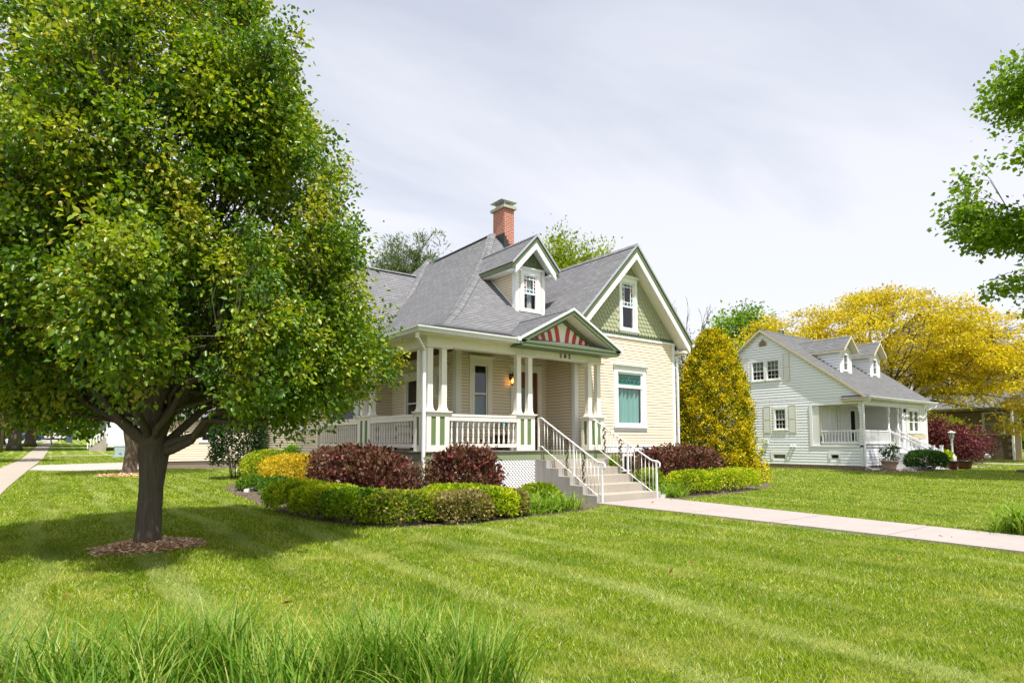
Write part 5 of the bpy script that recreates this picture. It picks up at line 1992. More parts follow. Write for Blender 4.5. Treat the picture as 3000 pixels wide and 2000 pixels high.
Fr((-1.95, 31, 0), (0, 1, 0), (-1, 0, 0)).box(mb, 1.2, 6.3, -.08, -.04, .05, 2.4)
mb.build('garage_door', 'white', G)
mb = MB()
roof_slope(mb, (-2.3, 30.6, 0), (1, 0, 0), (0, 1, 0), [(0, 2.85), (4.15, 5.25)], lambda s: (0, 10), .2)
roof_slope(mb, (7.7, 38.9, 0), (-1, 0, 0), (0, -1, 0), [(0, 2.85), (4.15, 5.25)], lambda s: (0, 10), .2)
mb.build('roof', 'wroof', G)

# ------------------------------------------------------------------ white house on the right
SH = MB()
WH = root('white_house', 'white clapboard house with two dormers, corner porch and pale shutters', 'house', (29.8, 6.5, 0))
WL = Fr((25.6, 0, 0), (0, 1, 0), (-1, 0, 0))
WF = Fr((0, 1.65, 0), (1, 0, 0), (0, -1, 0))
RZ, RY, RS = 7.86, 6.95, .742
HOLES = [(5.90, 6.74, 4.90, 6.10), (6.80, 7.64, 4.90, 6.10), (5.60, 6.34, 2.08, 3.32), (5.66, 6.50, .46, .80), (2.80, 3.32, .52, .84), (1.76, 4.16, 1.26, 3.36)]
mb = MB()
siding(mb, WL, 1.66, 12.3, .22, 3.75, .15, HOLES, t=.014, back=SH)
siding(mb, WL, 1.66, 12.3, 3.75, 7.7, .15, HOLES, clip=lambda z: (max(1.66, RY - (RZ - .12 - z) / RS), min(12.3, RY + (RZ - .12 - z) / RS)), t=.014, back=SH)
siding(mb, WF, 25.6, 33.45, 3.36, 3.75, .15, (), t=.014, back=SH)
siding(mb, WF, 25.6, 28.95, .22, 1.26, .15, (), t=.014, back=SH)
siding(mb, WF, 30.32, 33.45, .22, 3.36, .15, [(31.2, 32.65, 1.95, 3.22)], t=.014, back=SH)
siding(mb, Fr((33.45, 0, 0), (0, 1, 0), (1, 0, 0)), 1.65, 12.3, .22, 7.6, .15, (), clip=lambda z: (max(1.66, RY - (RZ - .12 - z) / RS), min(12.3, RY + (RZ - .12 - z) / RS)), t=.014, back=SH)
mb.build('wall', 'wsiding', WH)
mb = MB()                                           # recess walls
mb.face([(25.62, 3.8, 1.26), (30.32, 3.8, 1.26), (30.32, 3.8, 3.5), (25.62, 3.8, 3.5)])
mb.face([(30.32, 3.8, 1.26), (30.32, 1.65, 1.26), (30.32, 1.65, 3.5), (30.32, 3.8, 3.5)])
mb.face([(25.62, 1.67, 3.42), (30.32, 1.67, 3.42), (30.32, 4.3, 3.42), (25.62, 4.3, 3.42)])
mb.box(25.63, 25.75, 3.8, 4.2, 1.26, 3.4)
mb.build('porch_wall', 'shutter', WH)
mb = MB()
for a, b in (((25.58, 12.3), (25.58, 1.64)), ((25.58, 1.64), (33.45, 1.64))):
    L_ = math.dist(a, b)
    mb.face([(a[0] + .03, a[1] + .03, 0), (b[0] + .03, b[1] + .03, 0), (b[0] + .03, b[1] + .03, .23), (a[0] + .03, a[1] + .03, .23)], [(0, 0), (L_, 0), (L_, .23), (0, .23)])
mb.build('foundation', 'block', WH)
mb = MB()
for y0, y1, z0, z1 in ((1.63, 1.76, .22, 1.26), (1.63, 1.74, 3.36, 3.75)):
    mb.cut()
    mb.box(25.57, 25.60, y0, y1, z0, z1)
    mb.box(25.57, 25.70, 1.615, 1.645, z0, z1)
for x0, x1 in ((30.30, 30.48), (33.34, 33.48)):
    mb.cut()
    mb.box(x0, x1, 1.61, 1.648, .3 if x0 > 33 else 1.26, 3.75 if x0 > 33 else 3.36)
mb.cut()
mb.box(25.55, 25.60, 4.16, 4.30, 1.2, 3.45)
mb.box(25.56, 25.60, 1.64, 4.30, 3.36, 3.45)
mb.box(25.56, 25.75, 1.60, 4.24, 1.18, 1.262)
mb.box(25.56, 30.40, 1.60, 1.80, 1.18, 1.2615)
mb.box(25.6, 30.36, 1.605, 1.645, 3.30, 3.37)
mb.build('trim_board', 'white', WH)
mb = MB()
mb.box(25.62, 30.3, 1.66, 3.8, 1.2, 1.262)
mb.build('porch_floor', 'floor', WH)
# roof
rb = MB()
roof_slope(rb, (25.38, 1.28, 0), (1, 0, 0), (0, 1, 0), [(0, RZ - RS * (RY - 1.28)), (RY - 1.28, RZ)], lambda s: (0, 8.75), .14)
roof_slope(rb, (34.13, 12.62, 0), (-1, 0, 0), (0, -1, 0), [(0, RZ - RS * (12.62 - RY)), (12.62 - RY, RZ)], lambda s: (0, 8.75), .14)
ridge_caps(rb, [(25.38, RY, RZ + .01), (34.1, RY, RZ + .01)], .13, .2, .012, .75)
RFW = rb.build('roof', 'wroof', WH)
mb = MB()
for x in (25.37, 34.11):
    for s in (-1, 1):
        e = RY + s * 5.66
        ze = RZ - RS * 5.66
        mb.prism([(x, RY, RZ - .0), (x, e, ze - .0), (x, e, ze - .10), (x, RY, RZ - .115)], (.03, 0, 0))
        mb.prism([(x + .03, RY, RZ - .12), (x + .03, e, ze - .12), (x + .03, e, ze - .15), (x + .03, RY, RZ - .15)], (.22, 0, 0))
mb.box(25.40, 34.1, 1.35, 1.63, 3.60, 3.635)
mb.box(25.36, 25.60, 1.25, 2.55, 3.50, 3.63)
mb.build('eave_trim', 'yellowtrim', WH)
rb = MB()
roof_slope(rb, (25.33, 1.25, 0), (0, 1, 0), (1, 0, 0), [(0, 3.63), (.27, 3.80)], lambda s: (0, 1.35), .14)
rb.build('eave_return_roof', 'wroof', WH)
mb = MB()
gutter(mb, [(25.36, 1.25, 3.59), (34.15, 1.25, 3.585)], [(0, 1), (0, 1)])
mb.build('gutter', 'white', WH)
mb = MB()
dspout(mb, [(25.50, 1.22, 3.6), (25.50, 1.24, 3.5), (25.52, 1.55, 3.40), (25.52, 1.55, .25), (25.65, 1.3, .1), (26.2, 1.2, .08)], .045, .035)
mb.cut()
dspout(mb, [(34.05, 1.22, 3.6), (33.95, 1.25, 3.45), (33.52, 1.58, 3.25), (33.52, 1.58, .2)], .045, .035)
mb.build('downspout', 'white', WH)
mb = MB()
mb.lathe(28.2, 7.1, [(.07, 7.6), (.07, 8.12), (.09, 8.12), (.09, 8.2), (.06, 8.22)], 10)
mb.build('roof_vent_pipe', 'zinc', RFW)
# dormers
for x, hwid in ((27.9, .66), (31.5, .62)):
    fd = Fr((0, 3.4, 0), (1, 0, 0), (0, -1, 0))
    mb = MB()
    siding(mb, fd, x - hwid, x + hwid, 5.16, 6.52, .15, [(x - .24, x + .24, 5.34, 6.22)], t=.014, back=SH)
    siding(mb, fd, x - hwid, x + hwid, 6.52, 7.12, .15, (), clip=lambda z: (x - (7.14 - z) * .98, x + (7.14 - z) * .98), t=.014, back=SH)
    for s in (-1, 1):
        siding(mb, Fr((x + s * hwid, 0, 0), (0, 1, 0), (s, 0, 0)), 3.4, 5.3, 5.16, 6.5, .15, (), clip=lambda z: (3.4, RY - (RZ - z) / RS), t=.014, back=SH)
    d = mb.build('dormer', 'wsiding', WH)
    rb = MB()
    for s in (-1, 1):
        roof_slope(rb, (x + s * .84, 0, 0), (0, 1, 0), (-s, 0, 0), [(0, 6.42), (.84, 7.22)], lambda q: (3.05, 6.1), .14)
    ridge_caps(rb, [(x, 3.05, 7.23), (x, 6.0, 7.23)], .1, .2, .012, .9)
    rb.build('roof', 'wroof', d)
    mb = MB()
    rake(mb, x, 7.22, x + .84, 6.42, .0, .13, 3.03, 3.06)
    for s in (-1, 1):
        mb.box(*sorted((x + s * .82, x + s * .84)), 3.06, 5.2, 6.31, 6.41)
        mb.prism([(x, 3.06, 7.12), (x + s * .82, 3.06, 6.34), (x + s * .82, 3.06, 6.31), (x, 3.06, 7.09)], (0, .33, 0))
    mb.build('eave_trim', 'yellowtrim', d)
    mb = MB()
    for s in (-1, 1):
        mb.cut()
        mb.box(*sorted((x + s * (hwid - .1), x + s * (hwid + .018))), 3.375, 3.4, 5.1, 6.45)
    mb.build('corner_board', 'white', d)
    window(WH, fd, x - .23, x + .23, 5.36, 6.2, cas=.05, mat='white', zm=5.78, cap=False, glass='glassdim', sash=.025)
    # keep dormer windows as parts of the dormer


SH.build('gap_shade_backing', 'gapgrey', WH)


def shutter(fr, u0, u1, z0, z1, par):
    mb = MB()
    fr.box(mb, u0 + .02, u1 - .02, .0, .03, z0 + .02, z1 - .02)
    s = mb.build('shutter', 'shutter', par)
    mb = MB()
    for a, b, c, e in ((u0, u0 + .03, z0, z1), (u1 - .03, u1, z0, z1), (u0 + .03, u1 - .03, z0, z0 + .03), (u0 + .03, u1 - .03, z1 - .03, z1), (u0 + .03, u1 - .03, (z0 + z1) / 2 - .015, (z0 + z1) / 2 + .015)):
        fr.box(mb, a, b, .0, .038, c, e)
    mb.build('shutter_frame', 'yellowtrim', s)


for u0, u1 in ((5.96, 6.68), (6.86, 7.58)):
    window(WH, WL, u0, u1, 4.96, 6.04, cas=.09, mat='white', zm=5.48, cap=False, glass='glassdim', cur=[(.04, .96, 5.5, 6.0, 'whitecloth', .004, .3)], grid=(3, (5.22, 5.75)))
window(WH, WL, 5.66, 6.28, 2.14, 3.26, cas=.10, mat='white', zm=2.68, cap=False, glass='glassdim', cur=[(.04, .96, 2.70, 3.22, 'whitecloth', .004, .3)], grid=(3, (2.42, 2.97)))
shutter(WL, 5.33, 5.72 - .02, 4.80, 6.34, WH)
shutter(WL, 7.86, 8.30, 4.80, 6.34, WH)
shutter(WL, 5.05, 5.46, 1.95, 3.46, WH)
shutter(WL, 6.54, 6.95, 1.95, 3.46, WH)
window(WH, WL, 5.72, 6.44, .50, .76, cas=.14, mat='white', cap=False, glass='glassdim', cur=[(.04, .96, .52, .75, 'whitecloth', .02, .12)], sash=.03, sill=False)
window(WH, WL, 2.86, 3.26, .56, .80, cas=.12, mat='white', cap=False, glass='glassdim', sash=.03, sill=False)
mb = MB()
WL.box(mb, 6.62, 7.14, .0, .035, 6.90, 7.12)
mb.prism([(25.565, 6.62, 7.12), (25.565, 7.14, 7.12), (25.565, 6.88, 7.36)], (.035, 0, 0))
v = mb.build('attic_vent', 'yellowtrim', WH)
mb = MB()
for k in range(7):
    hw = .20 if k < 4 else .20 - (k - 3) * .05
    WL.box(mb, 6.88 - hw, 6.88 + hw, .036, .05, 6.93 + k * .052, 6.955 + k * .052)
mb.build('louvres', 'crate', v)
mb = MB()
WL.box(mb, 6.70, 6.94, .0, .10, 1.34, 1.56)
mb.build('meter_box', 'shutter', WH)
mb = MB()
for u in (5.18, 5.36):
    mb.lathe(25.53, u, [(.04, 1.13), (.07, 1.17), (.06, 1.24), (.02, 1.25)], 8)
mb.build('floodlight', 'white', WH)
RB = Fr((0, 3.8, 0), (1, 0, 0), (0, -1, 0))
for u0, u1 in ((26.0, 26.62), (26.76, 27.38)):
    window(WH, RB, u0, u1, 1.9, 3.28, cas=.07, mat='white', zm=2.6, cap=False, glass='glassdim', room=.3, cur=[(.05, .95, 1.92, 2.6, 'whitecloth', .02, .1)])
shutter(RB, 27.52, 27.86, 1.75, 3.38, WH)
shutter(RB, 25.66, 25.90, 1.75, 3.38, WH)
mb = MB()
for a, b, c, e in ((28.95, 29.08, 1.26, 3.3), (29.62, 29.75, 1.26, 3.3), (29.08, 29.62, 3.18, 3.3), (29.08, 29.62, 1.95, 2.03), (29.08, 29.62, 1.26, 1.5)):
    RB.box(mb, a, b, .0, .04, c, e)
d = mb.build('storm_door', 'white', WH)
mb = MB()
RB.box(mb, 29.08, 29.62, .005, .02, 1.5, 3.18)
mb.build('pane', 'darkroom', d)
window(WH, WF, 31.27, 31.88, 2.0, 3.18, cas=.06, mat='white', zm=2.55, cap=False, glass='glassdim', cur=[(.05, .95, 2.02, 3.15, 'whitecloth', .02, .12)])
window(WH, WF, 31.98, 32.58, 2.0, 3.18, cas=.06, mat='white', zm=2.55, cap=False, glass='glassdim', cur=[(.05, .95, 2.02, 3.15, 'whitecloth', .02, .12)])
shutter(WF, 30.80, 31.16, 1.9, 3.3, WH)
shutter(WF, 32.68, 33.04, 1.9, 3.3, WH)
mb = MB()
WF.box(mb, 31.15, 32.75, .02, .28, 1.60, 1.86)
mb.build('window_box', 'yellowtrim', WH)
mb = MB()
WF.box(mb, 30.50, 30.62, .02, .14, 3.05, 3.25)
mb.build('porch_light', 'black', WH)


def tpost(x, y):
    mb = MB()
    mb.lathe(x, y, [(.075, 1.26), (.075, 2.10)], sq=True)
    mb.lathe(x, y, [(.06, 2.10), (.075, 2.13), (.045, 2.2), (.055, 2.45), (.05, 2.8), (.07, 2.82), (.05, 2.85), (.065, 2.9), (.045, 2.94), (.065, 3.0)], 10)
    mb.lathe(x, y, [(.07, 3.0), (.07, 3.37)], sq=True)
    p = mb.build('turned_post', 'white', WH)
    return p


PO = [tpost(25.72, 4.02), tpost(25.72, 1.78), tpost(28.90, 1.76), tpost(30.08, 1.76)]
mb = MB()


def bracket(mb, p, dx, dy):
    pts = []
    for t in np.linspace(0, PI / 2, 7):
        pts.append((p[0] + dx * (.05 + .34 * (1 - math.cos(t)) ** .9), p[1] + dy * (.05 + .34 * (1 - math.cos(t)) ** .9), 3.0 + .3 * math.sin(t)))
    poly = [(p[0] + dx * .05, p[1] + dy * .05, 3.32)] + [(p[0] + dx * .05, p[1] + dy * .05, 2.95)] + pts[1:] + [(p[0] + dx * .40, p[1] + dy * .40, 3.32)]
    n = Vector((-dy, dx, 0)) * .03
    mb.prism([Vector(q) - n * .5 for q in poly], n)
    mb.tube([(p[0] + dx * (.10 + .05 * math.cos(a)), p[1] + dy * (.10 + .05 * math.cos(a)), 2.98 + .05 * math.sin(a)) for a in np.linspace(0, 6, 9)], .02, 5)


bracket(mb, (25.72, 4.02), 0, -1)
bracket(mb, (25.72, 1.78), 0, 1)
bracket(mb, (25.72, 1.78), 1, 0)
bracket(mb, (28.90, 1.76), -1, 0)
bracket(mb, (28.90, 1.76), 1, 0)
bracket(mb, (30.08, 1.76), -1, 0)
for k in range(14):
    y = 2.2 + k * .105
    mb.tube([(25.72, y, 3.26), (25.72, y + .07, 3.34)], .018, 5)
mb.box(25.69, 25.75, 1.9, 3.9, 3.34, 3.37)
mb.box(25.9, 30.0, 1.73, 1.79, 3.28, 3.31)
mb.build('gingerbread_brackets', 'yellowtrim', WH)
for fr, u0, u1, n in ((Fr((25.70, 0, 0), (0, 1, 0), (-1, 0, 0)), 1.86, 3.94, 13), (Fr((0, 1.74, 0), (1, 0, 0), (0, -1, 0)), 25.80, 28.82, 26)):
    mb = MB()
    fr.box(mb, u0, u1, -.05, .02, 1.98, 2.04)
    fr.box(mb, u0, u1, -.03, .0, 1.33, 1.46)
    r_ = mb.build('porch_railing', 'white', WH)
    for k in range(n):
        u = u0 + (u1 - u0) * (k + .5) / n
        mb = MB()
        fr.box(mb, u - .02, u + .02, -.034, .006, 1.40, 1.98)
        mb.build('baluster', 'white', r_)
# porch stairs
mb = MB()
for k in range(6):
    mb.box(28.98, 30.02, 1.60 - (k + 1) * .29, 1.60 - k * .29, -.02, 1.05 - k * .175)
sw = mb.build('porch_stairs', 'white', WH)
for x in (28.92, 30.08):
    mb = MB()
    mb.prism([(x - .035, 1.68, 2.04), (x - .035, -.2, 1.02), (x - .035, -.2, .90), (x - .035, 1.68, 1.92)], (.07, 0, 0))
    mb.prism([(x - .03, 1.68, 1.46), (x - .03, -.2, .44), (x - .03, -.2, .34), (x - .03, 1.68, 1.36)], (.06, 0, 0))
    mb.box(x - .06, x + .06, -.30, -.18, -.02, 1.22)
    mb.box(x - .08, x + .08, -.32, -.16, 1.22, 1.26)
    r_ = mb.build('stair_railing', 'white', WH)
    for k in range(9):
        y = 1.5 - k * .19
        z = 2.0 - (1.68 - y) * .543
        mb = MB()
        mb.box(x - .018, x + .018, y - .018, y + .018, z - .65, z - .04)
        mb.build('baluster', 'white', r_)

# small things by the white house
PPt = root('planter', 'big tan clay planter holding a leafy sapling beside the white downspout', 'planter', (26.6, .9, 0))
mb = MB()
mb.lathe(26.6, .9, [(.26, .0), (.30, .2), (.36, .44), (.42, .45), (.42, .52), (.37, .52), (.34, .44)], 16)
mb.build('pot', 'terra', PPt)
rngP = np.random.default_rng(5)
sp_ = np.array([26.6, .9, .45]) + np.array([(math.cos(a) * r, math.sin(a) * r, z) for a, r, z in zip(rngP.random(60) * 6.3, .1 + .3 * rngP.random(60), rngP.random(60) * .85)])
V, F, k = leaf_mesh(np.repeat(sp_, 9, 0) + rngP.normal(size=(540, 3)) * .05, norm(rngP.normal(size=(540, 3)) + np.array([0, 0, .2])), .10, .035, rngP)
np_mesh('sapling', V, F, np.repeat(rngP.random(540), k), 'darkgreen', PPt)
mb = MB()
for p in sp_[::5]:
    mb.tube([(26.6, .9, .44), p], [.008, .004], 4)
mb.build('stems', 'twig', PPt)
shrub('round_bush', 'dark green ball shaped bush at the white porch stairs', 'bush', (28.25, -.15, 0), (.92, .85, .98), 9000, .07, 'darkgreen', 91, 2.3, lump=.05)
for (x, y, r, h, m, lb) in ((30.6, -.55, .22, .46, 'redpot', 'small dark red pot at the foot of the porch stairs'), (31.6, -.75, .36, .46, 'redpot', 'wide dark red pot with black rim beside the white lamp post')):
    mb = MB()
    mb.lathe(x, y, [(r * .7, 0), (r * .9, h * .5), (r, h * .85), (r * 1.06, h * .86), (r * 1.06, h), (r * .95, h), (r * .9, h * .8)], 14)
    p_ = mb.build('flower_pot', m, None, (x, y, 0))
    tag(p_, lb, 'pot', 'dark red pots by the white house')
    mb = MB()
    mb.lathe(x, y, [(r * 1.07, h * .87), (r * 1.075, h * 1.01), (r * .9, h * 1.01), (r * .9, h * .9)], 14)
    mb.build('rim', 'black', p_)
LP = root('lamp_post', 'slim white lamp post with a flared glass lantern on the lawn', 'lamp post', (36.4, 1.28, 0))
mb = MB()
mb.lathe(36.4, 1.28, [(.085, 0), (.085, .25), (.06, .3), (.055, 1.55), (.085, 1.58), (.05, 1.63)], 10)
mb.tube([(36.2, 1.28, 1.28), (36.6, 1.28, 1.28)], .012, 5)
mb.build('pole', 'wmetal', LP)
mb = MB()
mb.lathe(36.4, 1.28, [(.085, 1.62), (.15, 1.98), (.20, 1.99), (.20, 2.02), (.05, 2.07), (.02, 2.12)], 8, smooth=False)
mb.build('lantern', 'sclear', LP)
mb = MB()
for k in range(8):
    a = 2 * PI * k / 8
    mb.tube([(36.4 + .09 * math.cos(a), 1.28 + .09 * math.sin(a), 1.62), (36.4 + .155 * math.cos(a), 1.28 + .155 * math.sin(a), 1.98)], .010, 4)
mb.lathe(36.4, 1.28, [(.21, 1.985), (.21, 2.025), (.06, 2.08), (.0, 2.12)], 8, smooth=False)
mb.build('lantern_frame', 'wmetal', LP)
mb = MB()
for k in range(7):
    mb.tube([(30.55 + .02 * k, -.62, .75 - .30 * (1 - math.cos(t)) * (.6 + .06 * k)) for t in (0, 1)] + [(30.55 + .03 * k + .12 * math.sin(t), -.62 + .03 * math.cos(3 * t), .55 - .02 * k + (.2 + .01 * k) * math.cos(t)) for t in np.linspace(.4, 6, 14)], .014, 5)
mb.tube([(30.6, -.62, .0), (30.6, -.62, .8)], .02, 6)
tag(mb.build('garden_hose', 'wmetal', None, (30.6, -.6, 0)), 'coil of pale garden hose hanging at the foot of the porch stairs', 'hose')
mb = MB()
dspout(mb, [(27.35, 1.15, .13), (27.6, .15, .08)], .055, .045)
tag(mb.build('drain_pipe', 'wmetal', None, (27.5, .5, 0)), 'white drain pipe on the gravel beside the tan planter', 'drain pipe', 'white drain pipe extensions on the ground')
rngG = np.random.default_rng(6)
n = 2600
gx, gy = 25.1 + 11.4 * rngG.random(n), -.6 + 2.1 * rngG.random(n)
V, F, k = leaf_mesh(np.stack([gx, gy, .018 + .02 * rngG.random(n)], 1), norm(rngG.normal(size=(n, 3)) * np.array([1, 1, .3])), .10 * (.5 + rngG.random(n)), .035, rngG, .2, False, 2)
o = np_mesh('river_stones', V, F, np.repeat(rngG.random(n), k), 'stone', None, (30, .5, 0), 'stuff')
tag(o, 'tan and grey stones covering the bed along the white house', 'stones')
tree('red_leaf_shrub', 'dark red leafed shrub between white house and the brown house', 'shrub', (40.6, 3.4, 0), ellipsoids([(0, 0, 1.5, 1.9, 1.9, 1.3), (1.1, -.6, 1.2, 1.5, 1.5, 1.1), (-.8, .3, 2.2, 1.1, 1.1, .9), (2.0, -1.4, 1.5, .9, .9, .8)], .5), 300, 40, .15, .26, 'redleaf', 'bark2', [(0, 0, -.02, .12), (0, 0, .6, .1), (0, 0, 1.2, .05)], nlimb=9, seed=93, fork=(.2, .9), twig=.01)
shrub('green_bush', 'yellow green bush rising behind the dark red shrub', 'bush', (42.6, 4.6, 0), (2.4, 2.0, 3.2), 5000, .2, 'yewleaf', 94, 2.2, lump=.2, jag=.12)
shrub('green_bush', 'small lime bush between porch stairs and the red pot', 'bush', (32.2, .4, 0), (.55, .5, .95), 1500, .09, 'yewleaf', 95, 2.2)
mb = MB()
for k in range(4):
    mb.box(29.15 + k * .33, 29.46 + k * .33, -3.7 - .05 * k, -3.5 - .05 * k, 0, .14)
tag(mb.build('edging_blocks', 'block', None, (29.6, -3.6, 0)), 'short row of low tan edging blocks in the lawn at right edge', 'edging')

# ------------------------------------------------------------------ brown house beyond
BH = root('brown_house', 'tan house with grey roof and porch in the shade of the golden tree', 'house', (58, 8, 0))
BL = Fr((54.6, 0, 0), (0, 1, 0), (-1, 0, 0))
mb = MB()
BL.box(mb, 2.9, 16, -.2, .0, -.1, 2.0)
mb.build('porch_parapet', 'brown', BH)
mb = MB()
for a, b, d in ((2.88, 16, .02),):
    for k in range(7):
        z = .05 + k * .28
        for j in range(24):
            u = a + j * .56 + (.28 if k % 2 else 0)
            BL.box(mb, u + .01, min(b, u + .55), .0, .03 + .012 * RN.random(), z + .01, z + .27)
mb.build('block_courses', 'block', BH)
mb = MB()
BL.box(mb, 2.8, 16, -.35, .08, 2.0, 2.12)
mb.build('sill_slab', 'slab', BH)
mb = MB()
BL.box(mb, 2.9, 16, -2.6, -2.4, 0, 4.5)
BL.box(mb, 2.9, 16, -.3, .0, 3.95, 4.3)
BL.box(mb, 2.9, 3.3, -.3, .0, 2.1, 4.0)
BL.box(mb, 15.6, 16, -.3, .0, 2.1, 4.0)
BL.box(mb, 9.4, 9.75, -.3, .0, 2.1, 4.0)
mb.box(57.5, 64, 2.9, 16, 4.3, 9.2)
mb.prism([(57.5, 2.9, 9.2), (57.5, 16, 9.2), (57.5, 9.45, 13.6)], (6.5, 0, 0))
mb.build('wall', 'brown', BH)
mb = MB()
BL.box(mb, 2.9, 16, -.31, .01, 3.9, 4.02)
mb.build('beam_trim', 'maroon', BH)
window(BH, Fr((57.0, 0, 0), (0, 1, 0), (-1, 0, 0)), 4.0, 5.3, 2.1, 3.85, cas=.16, mat='white', zm=3.0, cap=False, glass='glassdim', cur=[(.05, .95, 2.1, 3.0, 'teal', .02, .1)], d0=.05)
window(BH, Fr((57.0, 0, 0), (0, 1, 0), (-1, 0, 0)), 10.6, 11.4, 2.1, 3.7, cas=.16, mat='maroon', zm=3.0, cap=False, glass='glassdim', d0=.05)
window(BH, Fr((57.5, 0, 0), (0, 1, 0), (-1, 0, 0)), 6.8, 7.8, 5.9, 7.6, cas=.16, mat='white', zm=6.7, cap=False, glass='glassdim', d0=.02)
window(BH, Fr((57.5, 0, 0), (0, 1, 0), (-1, 0, 0)), 11, 12, 5.9, 7.6, cas=.16, mat='white', zm=6.7, cap=False, glass='glassdim', d0=.02)
rb = MB()
roof_slope(rb, (54.2, 2.5, 0), (0, 1, 0), (1, 0, 0), [(0, 4.25), (3.3, 5.75)], lambda s: (0, 14), .2)
roof_slope(rb, (0, 2.1, 0), (1, 0, 0), (0, 1, 0), [(0, 8.75), (7.35, 13.7)], lambda s: (57.1, 64.2), .2)
roof_slope(rb, (0, 16.8, 0), (-1, 0, 0), (0, -1, 0), [(0, 8.75), (7.35, 13.7)], lambda s: (-64.2, -57.1), .2)
rb.build('roof', 'wroof', BH)
mb = MB()
gutter(mb, [(54.15, 2.5, 4.2), (54.15, 16.5, 4.2)], [(1, 0), (1, 0)])
mb.prism([(57.08, 2.0, 8.75), (57.08, 9.45, 13.78), (57.08, 9.45, 13.5), (57.08, 2.0, 8.47)], (.05, 0, 0))
mb.build('gutter', 'white', BH)
mb = MB()
dspout(mb, [(54.4, 2.75, 4.2), (54.5, 2.78, .0)], .08, .06)
mb.build('downspout', 'white', BH)
for i, (y, lb) in enumerate(((5.2, 'left pale goose ornament before the tan block wall'), (4.4, 'right pale goose ornament before the tan block wall'))):
    mb = MB()
    mb.lathe(54.0, y, [(.05, .0), (.20, .12), (.24, .3), (.16, .45), (.08, .5)], 10)
    mb.tube([(54.0, y + .1, .4), (54.0, y + .2, .55), (54.0, y + .16, .66)], [.07, .05, .06], 8)
    mb.tube([(54.0, y + .16, .66), (54.0, y + .30, .63)], [.04, .012], 6)
    tag(mb.build('goose_ornament', 'shutter', None, (54, y, 0)), lb, 'ornament', 'pale ornaments by the brown house')

# second white gable glimpsed far right
SH = MB()
FH = root('far_white_house', 'white gabled house glimpsed behind the golden tree at right edge', 'house', (72, -2, 0))
mb = MB()
siding(mb, Fr((68, 0, 0), (0, 1, 0), (-1, 0, 0)), -10, .5, .3, 5.5, .2, back=SH)
siding(mb, Fr((68, 0, 0), (0, 1, 0), (-1, 0, 0)), -10, .5, 5.5, 9.3, .2, clip=lambda z: (-4.75 - (9.4 - z) * 1.3, -4.75 + (9.4 - z) * 1.3), back=SH)
siding(mb, Fr((0, .5, 0), (1, 0, 0), (0, 1, 0)), 68, 80, .3, 5.5, .2, back=SH)
mb.build('wall', 'wsiding', FH)
SH.build('gap_shade_backing', 'gapgrey', FH)
rb = MB()
roof_slope(rb, (67.5, .9, 0), (1, 0, 0), (0, -1, 0), [(0, 5.2), (5.65, 9.6)], lambda s: (0, 13), .3)
roof_slope(rb, (67.5, -10.4, 0), (1, 0, 0), (0, 1, 0), [(0, 5.2), (5.65, 9.6)], lambda s: (0, 13), .3)
rb.build('roof', 'wroof', FH)
window(FH, Fr((68, 0, 0), (0, 1, 0), (-1, 0, 0)), -3, -2, 1.5, 3.2, cas=.15, mat='white', glass='glassdim', cap=False)
window(FH, Fr((68, 0, 0), (0, 1, 0), (-1, 0, 0)), -7, -6, 1.5, 3.2, cas=.15, mat='white', glass='glassdim', cap=False)

# ------------------------------------------------------------------ background trees
tree('golden_locust', 'wide golden yellow tree spreading behind the white house', 'tree', (42.5, 7.2, 0),
     ellipsoids([(0, 0, 9.2, 6.5, 6.5, 3.6), (-5.0, 4.0, 8.2, 4.6, 4.6, 3.2), (5.5, -4.5, 8.0, 5.0, 5.0, 3.3), (9.0, -8.0, 5.8, 3.6, 3.6, 2.9), (1.5, -4.5, 6.2, 3.5, 3.5, 2.2), (7, -6.5, 3.6, 2.4, 2.4, 1.8), (-8.0, 6.0, 7.4, 2.8, 2.8, 2.0), (2, 1, 11.6, 3.6, 3.6, 1.8)], .45),
     1500, 52, .22, .34, 'locustleaf', 'barkgrey', [(0, 0, -.02, .42), (0, 0, 1.5, .34), (.1, 0, 3.0, .30), (0, .2, 5., .22), (0, 0, 8, .1)], nlimb=26, seed=101, squash=.42, droop=.35, out=.5, aspect=.24, fork=(.4, .95), gap=(.55, -.22), twig=.018, nsub=6)
tree('maple_tree', 'tall green maple reaching into the sky at the right edge', 'tree', (25.1, -8.7, 0),
     ellipsoids([(-2.26, 1.67, 10.6, 3.85, 3.85, 1.92), (-1.42, 1.09, 15.1, 3.1, 3.1, 1.6), (-1.92, 1.42, 6.92, 3.1, 3.1, 1.0), (2.09, -1.59, 11.1, 3.76, 3.76, 3.76), (1.2, -0.9, 13.2, 2.76, 2.76, 2.4)], .35),
     1900, 34, .19, .27, 'mapleleaf', 'barkgrey', [(0, 0, -.02, .5), (0, 0, 1.0, .38), (.1, 0, 3.6, .32), (0, 0, 7, .22), (-.2, .1, 11, .11), (-.2, .1, 14.5, .03)], nlimb=24, seed=112, squash=.6, droop=.2, aspect=.42, fork=(.35, .95), gap=(.75, -.08), twig=.013, nsub=5)
tree('green_tree', 'dark green tree behind the left end of golden yellow tree', 'tree', (47.4, 22.0, 0), ellipsoids([(0, 0, 10.8, 3.4, 3.4, 4.0), (1.6, -1.5, 9.0, 3.0, 3.0, 3.0), (-1.5, 1, 7.8, 3, 3, 3.)], .4), 420, 40, .34, .5, 'mapleleaf', 'barkgrey', [(0, 0, -.02, .35), (0, 0, 3, .28), (0, 0, 9, .08)], nlimb=12, seed=103, twig=.018)
